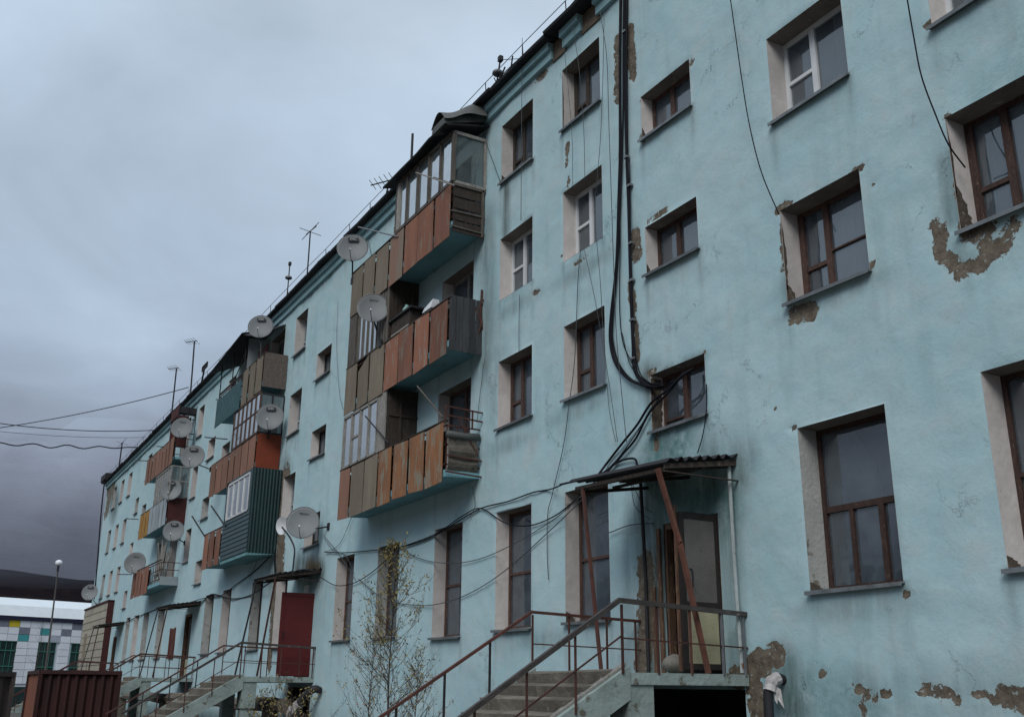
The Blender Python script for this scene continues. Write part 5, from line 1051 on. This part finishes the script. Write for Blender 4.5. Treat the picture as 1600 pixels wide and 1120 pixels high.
# ================================================================== VEGETATION
M_BARK = mat('thin_dark_bark', (.045, .035, .030), (.07, .058, .048), scale=8, bump=.3)
M_LEAFY = mat('yellowing_leaves', (.34, .27, .085), (.20, .185, .075), scale=3, bump=0, rough=.7, rnd=.2)
M_LEAFB = mat('dry_brown_leaves', (.27, .18, .125), (.18, .12, .085), scale=3, bump=0, rough=.8)
def sapling(base, h, spread, label, cat, seed, nb=42, leaves=900, trunk_r=.022, leafm=(M_LEAFY, M_LEAFB), lo=.12, extra=None, leaf=.055, up=.75):
    R = random.Random(seed); root = thing(cat.replace(' ', '_'), label, cat, base)
    base = V3(base); b = MB(); tr = [base+V3((.03*math.sin(i*.9), .02*math.cos(i), h*i/9)) for i in range(10)]; b.tube(tr, [trunk_r*(1-.085*i) for i in range(10)], 6); b.build('trunk', M_BARK, root)
    br = MB(); tips = []
    def at(t): i = min(8, int(t*9)); return tr[i].lerp(tr[i+1], t*9-i)
    def branch(p, d, l, r, depth):
        pts = [p]; n = 5
        for i in range(n):
            d = (d+V3((R.uniform(-.16, .16), R.uniform(-.16, .16), R.uniform(-.02, .16)))).normalized(); pts.append(pts[-1]+d*l/n)
            if depth < 2 and R.random() < .62: branch(pts[-1], (d+V3((R.uniform(-.8, .8), R.uniform(-.8, .8), R.uniform(-.2, .5)))).normalized(), l*.48, r*.6, depth+1)
            if depth > 0 or i > 1: tips.append((pts[-1], d))
        br.tube(pts, [r*(1-.15*i) for i in range(n+1)], 3, cap=False)
    for i in range(nb):
        t = lo+(.97-lo)*(i/nb)**.9; a = R.uniform(0, 6.283); l = spread*(1.05-t)*R.uniform(.6, 1.25)+.12
        branch(at(t), V3((math.cos(a), math.sin(a), up+R.uniform(-.2, .3))).normalized(), l, .007, 0)
    br.build('branches', M_BARK, root)
    if leaves:
        lf = MB()
        for i in range(leaves):
            p, d = R.choice(tips); p = p+V3((R.gauss(0, .025), R.gauss(0, .025), R.gauss(0, .02))); a = V3((R.uniform(-1, 1), R.uniform(-1, 1), R.uniform(-1.2, .3))).normalized(); s = a.orthogonal().normalized()
            s = (s*math.cos(R.uniform(0, 3))+a.cross(s)*math.sin(R.uniform(0, 3))).normalized(); L_ = leaf*R.uniform(.6, 1.3)
            mi = 0 if R.random() < (.85 if p.z > base.z+h*.55 else .45) else 1
            lf.quad([p, p+a*L_*.5+s*L_*.16+a.cross(s)*L_*.06, p+a*L_, p+a*L_*.5-s*L_*.16], mi)
        lf.build('foliage', list(leafm), root)
    return root
sapling((-17.45, -2.55, 0), 4.15, 1.25, 'slender young tree with sparse yellowing leaves in front of ground floor windows', 'tree', 3, nb=66, leaves=1700, leaf=.07)
sapling((-18.2, -2.6, 0), 2.6, .9, 'low bare twiggy shrub left of the young tree', 'shrub', 11, nb=26, leaves=600, trunk_r=.014, up=1.0)
sapling((-16.6, -2.4, 0), 2.2, .8, 'low bare twiggy shrub right of the young tree', 'shrub', 17, nb=24, leaves=450, trunk_r=.014, up=.9)
for i, (q, lb) in enumerate((((430, 1075), 'yellow leafed weed in front of the second stairs platform'), ((455, 1100), 'tall weed left of the maroon door stairs base'), ((480, 1110), 'ragged yellow weed beside the bent pipe'), ((410, 1110), 'low weed under the second platform'))):
    p = atY(q[0], q[1], -2.6-.15*i); sapling((p.x, p.y, 0), p.z+.35, .75, lb, 'weed', 30+i, nb=11, leaves=150, trunk_r=.010, leaf=.08, up=.9)
# dry grass on the wall above the second canopy
b = MB(); c = atY(487, 893, -.18)
for i in range(420):
    p = c+V3((random.gauss(0, .28), random.gauss(0, .08), random.uniform(-.05, .12))); q = p+V3((random.uniform(-.14, .14), random.uniform(-.10, .04), random.uniform(.12, .48))); w = V3((.007, 0, 0)); b.quad([p-w, p+w, q])
tag(b.build('dry_grass_tuft', mat('dry_grass', (.17, .135, .085), (.11, .09, .06), bump=0)), 'tuft of dry brown grass growing above the second canopy', 'grass')

# ================================================================== YARD AT THE LEFT
def container(pl, pr, back, h, m1, label, n=9):
    root = thing('steel_container', label, 'container', (pl.x, pl.y, 0)); pl, pr = V3((pl.x, pl.y, 0)), V3((pr.x, pr.y, 0)); d = pr-pl; bk = V3((back.x, back.y, 0))
    inw = V3((-d.y, d.x, 0)).normalized(); inw = inw if inw.dot(bk-pl) > 0 else -inw
    corrug('front_wall', m1, root, pl+V3((0, 0, .1)), d, (0, 0, h-.2), n, .09, inw)
    e_ = bk-pl; corrug('side_wall', mat('side_rust', (.22, .085, .05), (.14, .055, .035), scale=3, bump=.5, stretch=(4, 4, .6)), root, pl+V3((0, 0, .1)), e_, (0, 0, h-.2), 5, .05, d.normalized())
    b = MB()
    for z in (h-.06, .08): b.bar(pl+V3((0, 0, z)), pr+V3((0, 0, z)), .12, .12); b.bar(pl+V3((0, 0, z)), pl+e_+V3((0, 0, z)), .12, .12)
    for p in (pl, pr, pl+e_, pr+e_): b.bar(p, p+V3((0, 0, h)), .12)
    b.build('frame', m1, root)
    MB().hexa([pl+V3((0, 0, h-.05)), pr+V3((0, 0, h-.05)), pr+e_+V3((0, 0, h-.05)), pl+e_+V3((0, 0, h-.05)), pl+V3((0, 0, h-.01)), pr+V3((0, 0, h-.01)), pr+e_+V3((0, 0, h-.01)), pl+e_+V3((0, 0, h-.01))]).build('lid', m1, root)
    corrug('end_wall', m1, root, pr+V3((0, 0, .1)), e_, (0, 0, h-.2), 5, .05, -d.normalized())
M_CONT = mat('dark_red_rusted_steel', (.048, .015, .014), (.024, .011, .011), scale=1.5, spots=(.075, .028, .020), spot_amt=.35, spot_scale=2.5, stretch=(1, 1, .4), bump=.4)
container(atD(64, 1050, 33), atD(188, 1048, 33.5), atD(46, 1050, 38), 1.95, M_CONT, 'dark red rusted corrugated steel container in front of the far stairs')
container(atD(-60, 1050, 25.5), atD(22, 1051, 27), atD(-70, 1050, 30), 1.83, mat('grey_brown_plate', (.085, .065, .055), (.05, .042, .04), scale=1.5, spots=(.12, .10, .10), spot_amt=.4), 'grey brown metal shed at the bottom left corner', 4)
# school like building behind
P0, P1 = atD(-10, 943, 109.5), atD(137, 950, 117); a = V3((P0.x, P0.y, 0)); d = V3((P1.x-P0.x, P1.y-P0.y, 0)); ln = d.length; d.normalize(); nb_ = V3((d.y, -d.x, 0))
if nb_.dot(CAM-a) < 0: nb_ = -nb_
HT = 9.55; sb = thing('school_building', 'low white panelled building with coloured squares and green framed windows behind the block', 'building', (a.x, a.y, 0))
LA, LB = -14, ln+16
Q = lambda u, z, w=0: a+d*u+nb_*w+V3((0, 0, z))
M_SCH = mat('white_facade_panel', (.72, .76, .80), (.64, .68, .73), scale=.5, bump=0, rnd=.06, rough=.5)
SC = {'w': M_SCH, 'g': mat('facade_grey', (.20, .22, .27), bump=0), 't': mat('facade_teal', (.06, .33, .34), bump=0), 'y': mat('facade_yellow', (.62, .50, .04), bump=0), 'l': mat('facade_light_grey', (.40, .44, .50), bump=0)}
MB().hexa([Q(LA, 0, -.15), Q(LB, 0, -.15), Q(LB, 0, -12), Q(LA, 0, -12), Q(LA, HT-1.4, -.15), Q(LB, HT-1.4, -.15), Q(LB, HT-1.4, -12), Q(LA, HT-1.4, -12)]).build('wall', M_SCH, sb)
MB().hexa([Q(LA, HT-1.15, .25), Q(LB, HT-1.15, .25), Q(LB, HT+1.2, -10), Q(LA, HT+1.2, -10), Q(LA, HT, -.3), Q(LB, HT, -.3), Q(LB, HT+1.5, -10), Q(LA, HT+1.5, -10)]).build('roof', mat('pale_metal_roof', (.74, .80, .82), (.66, .72, .75), scale=1, bump=0, rough=.4), sb)
MB().hexa([Q(LA, HT-1.55, .2), Q(LB, HT-1.55, .2), Q(LB, HT-1.55, -.1), Q(LA, HT-1.55, -.1), Q(LA, HT-1.15, .2), Q(LB, HT-1.15, .2), Q(LB, HT-1.15, -.1), Q(LA, HT-1.15, -.1)]).build('fascia', mat('navy_fascia', (.018, .02, .05), bump=0), sb)
su = 1.18; wz0, wz1, wcx = 1.95, 5.75, [2.05+4.25*i for i in range(-4, 8)]
colr = {(1, 0): 'g', (2, 0): 'y', (0, 2): 't', (3, 1): 'g', (3, 2): 't', (5, 1): 't', (6, 2): 'l', (7, 1): 'g', (8, 0): 'g', (0, 6): 'y'}
pm = {}
for ci in range(-8, 20):
    for ri in range(0, 9):
        z1 = HT-1.6-ri*.74; z0 = z1-.70; u0_, u1_ = ci*su-.35, ci*su+su-.39
        if z0 < .1: continue
        mid = (u0_+u1_)/2
        if wz0-.3 < (z0+z1)/2 < wz1 and any(abs(mid-w) < 1.25 for w in wcx): continue
        key = {0: 0}.get(ri, ri); c = colr.get((ci, ri), 'w')
        MB().hexa([Q(u0_, z0, -.14), Q(u1_, z0, -.14), Q(u1_, z0, .0), Q(u0_, z0, 0), Q(u0_, z1, -.14), Q(u1_, z1, -.14), Q(u1_, z1, 0), Q(u0_, z1, 0)]).build('facade_panel', SC[c], sb)
M_GRF = mat('green_window_frame', (.035, .16, .12), bump=0)
for w in wcx:
    b = MB()
    for u in (-1.22, -.6, 0, .6, 1.22): b.bar(Q(w+u, wz0, -.08), Q(w+u, wz1, -.08), .06, .06)
    for z in (wz0, wz0+1.15, wz0+2.8, wz1): b.bar(Q(w-1.22, z, -.08), Q(w+1.22, z, -.08), .12, .12)
    f = b.build('window', M_GRF, sb)
    MB().quad([Q(w-1.2, wz0, -.12), Q(w+1.2, wz0, -.12), Q(w+1.2, wz1, -.12), Q(w-1.2, wz1, -.12)]).build('pane', mat('dark_school_glass', (.03, .055, .055), (.015, .03, .032), scale=1, bump=0, rough=.15, spec=.5), f)
# street lamp
tp, bs = atD(92, 879, 86), atD(77, 1000, 86); lp = thing('street_lamp', 'tall slightly leaning street lamp with a white round head', 'street lamp', (bs.x, bs.y, 0))
dd = (tp-bs); bs2 = bs-dd*(bs.z/dd.z); MB().tube([bs2, bs2.lerp(tp, .5), tp], [.10, .08, .05], 8).build('post', mat('dull_grey_post', (.16, .15, .14), (.10, .095, .09)), lp)
b = MB(); K = 12
for v in range(7):
    for k in range(K): ph = math.pi*v/6; th = 2*math.pi*k/K; b.v.append(tp+V3((.30*math.sin(ph)*math.cos(th), .30*math.sin(ph)*math.sin(th), .26*math.cos(ph))))
for v in range(6):
    for k in range(K): b.f.append((v*K+k, (v+1)*K+k, (v+1)*K+(k+1) % K, v*K+(k+1) % K)); b.m.append(0)
b.build('lamp_head', mat('white_lamp_globe', (.80, .82, .85), (.75, .78, .8), bump=0, rough=.25), lp, smooth=True)
b = MB(); b.box(tp-V3((.09, .09, .7)), tp+V3((.09, .09, -.2))); b.build('lamp_neck', M_DKMET, lp)
# bare shrub and teal fence between container and school
p = atD(57, 1045, 80); sapling((p.x, p.y, 0), 6.2, 1.6, 'bare leafless shrub in front of the white panelled building', 'shrub', 71, nb=40, leaves=0, trunk_r=.05)
fa, fb = atD(-40, 1075, 60), atD(60, 1075, 66); fe = thing('yard_fence', 'low teal board fence seen between the metal shed and the container', 'fence', (fa.x, fa.y, 0)); fa.z = fb.z = 0; fd = fb-fa
M_FENC = mat('dull_teal_board', (.05, .12, .13), (.035, .09, .10), rnd=.2, scale=2)
for i in range(16):
    q0, q1 = fa+fd*(i/16), fa+fd*((i+.93)/16); MB().hexa([q0, q1, q1+V3((.04, .04, 0)), q0+V3((.04, .04, 0)), q0+V3((0, 0, 1.25)), q1+V3((0, 0, 1.25)), q1+V3((.04, .04, 1.25)), q0+V3((.04, .04, 1.25))]).build('board', M_FENC, fe)
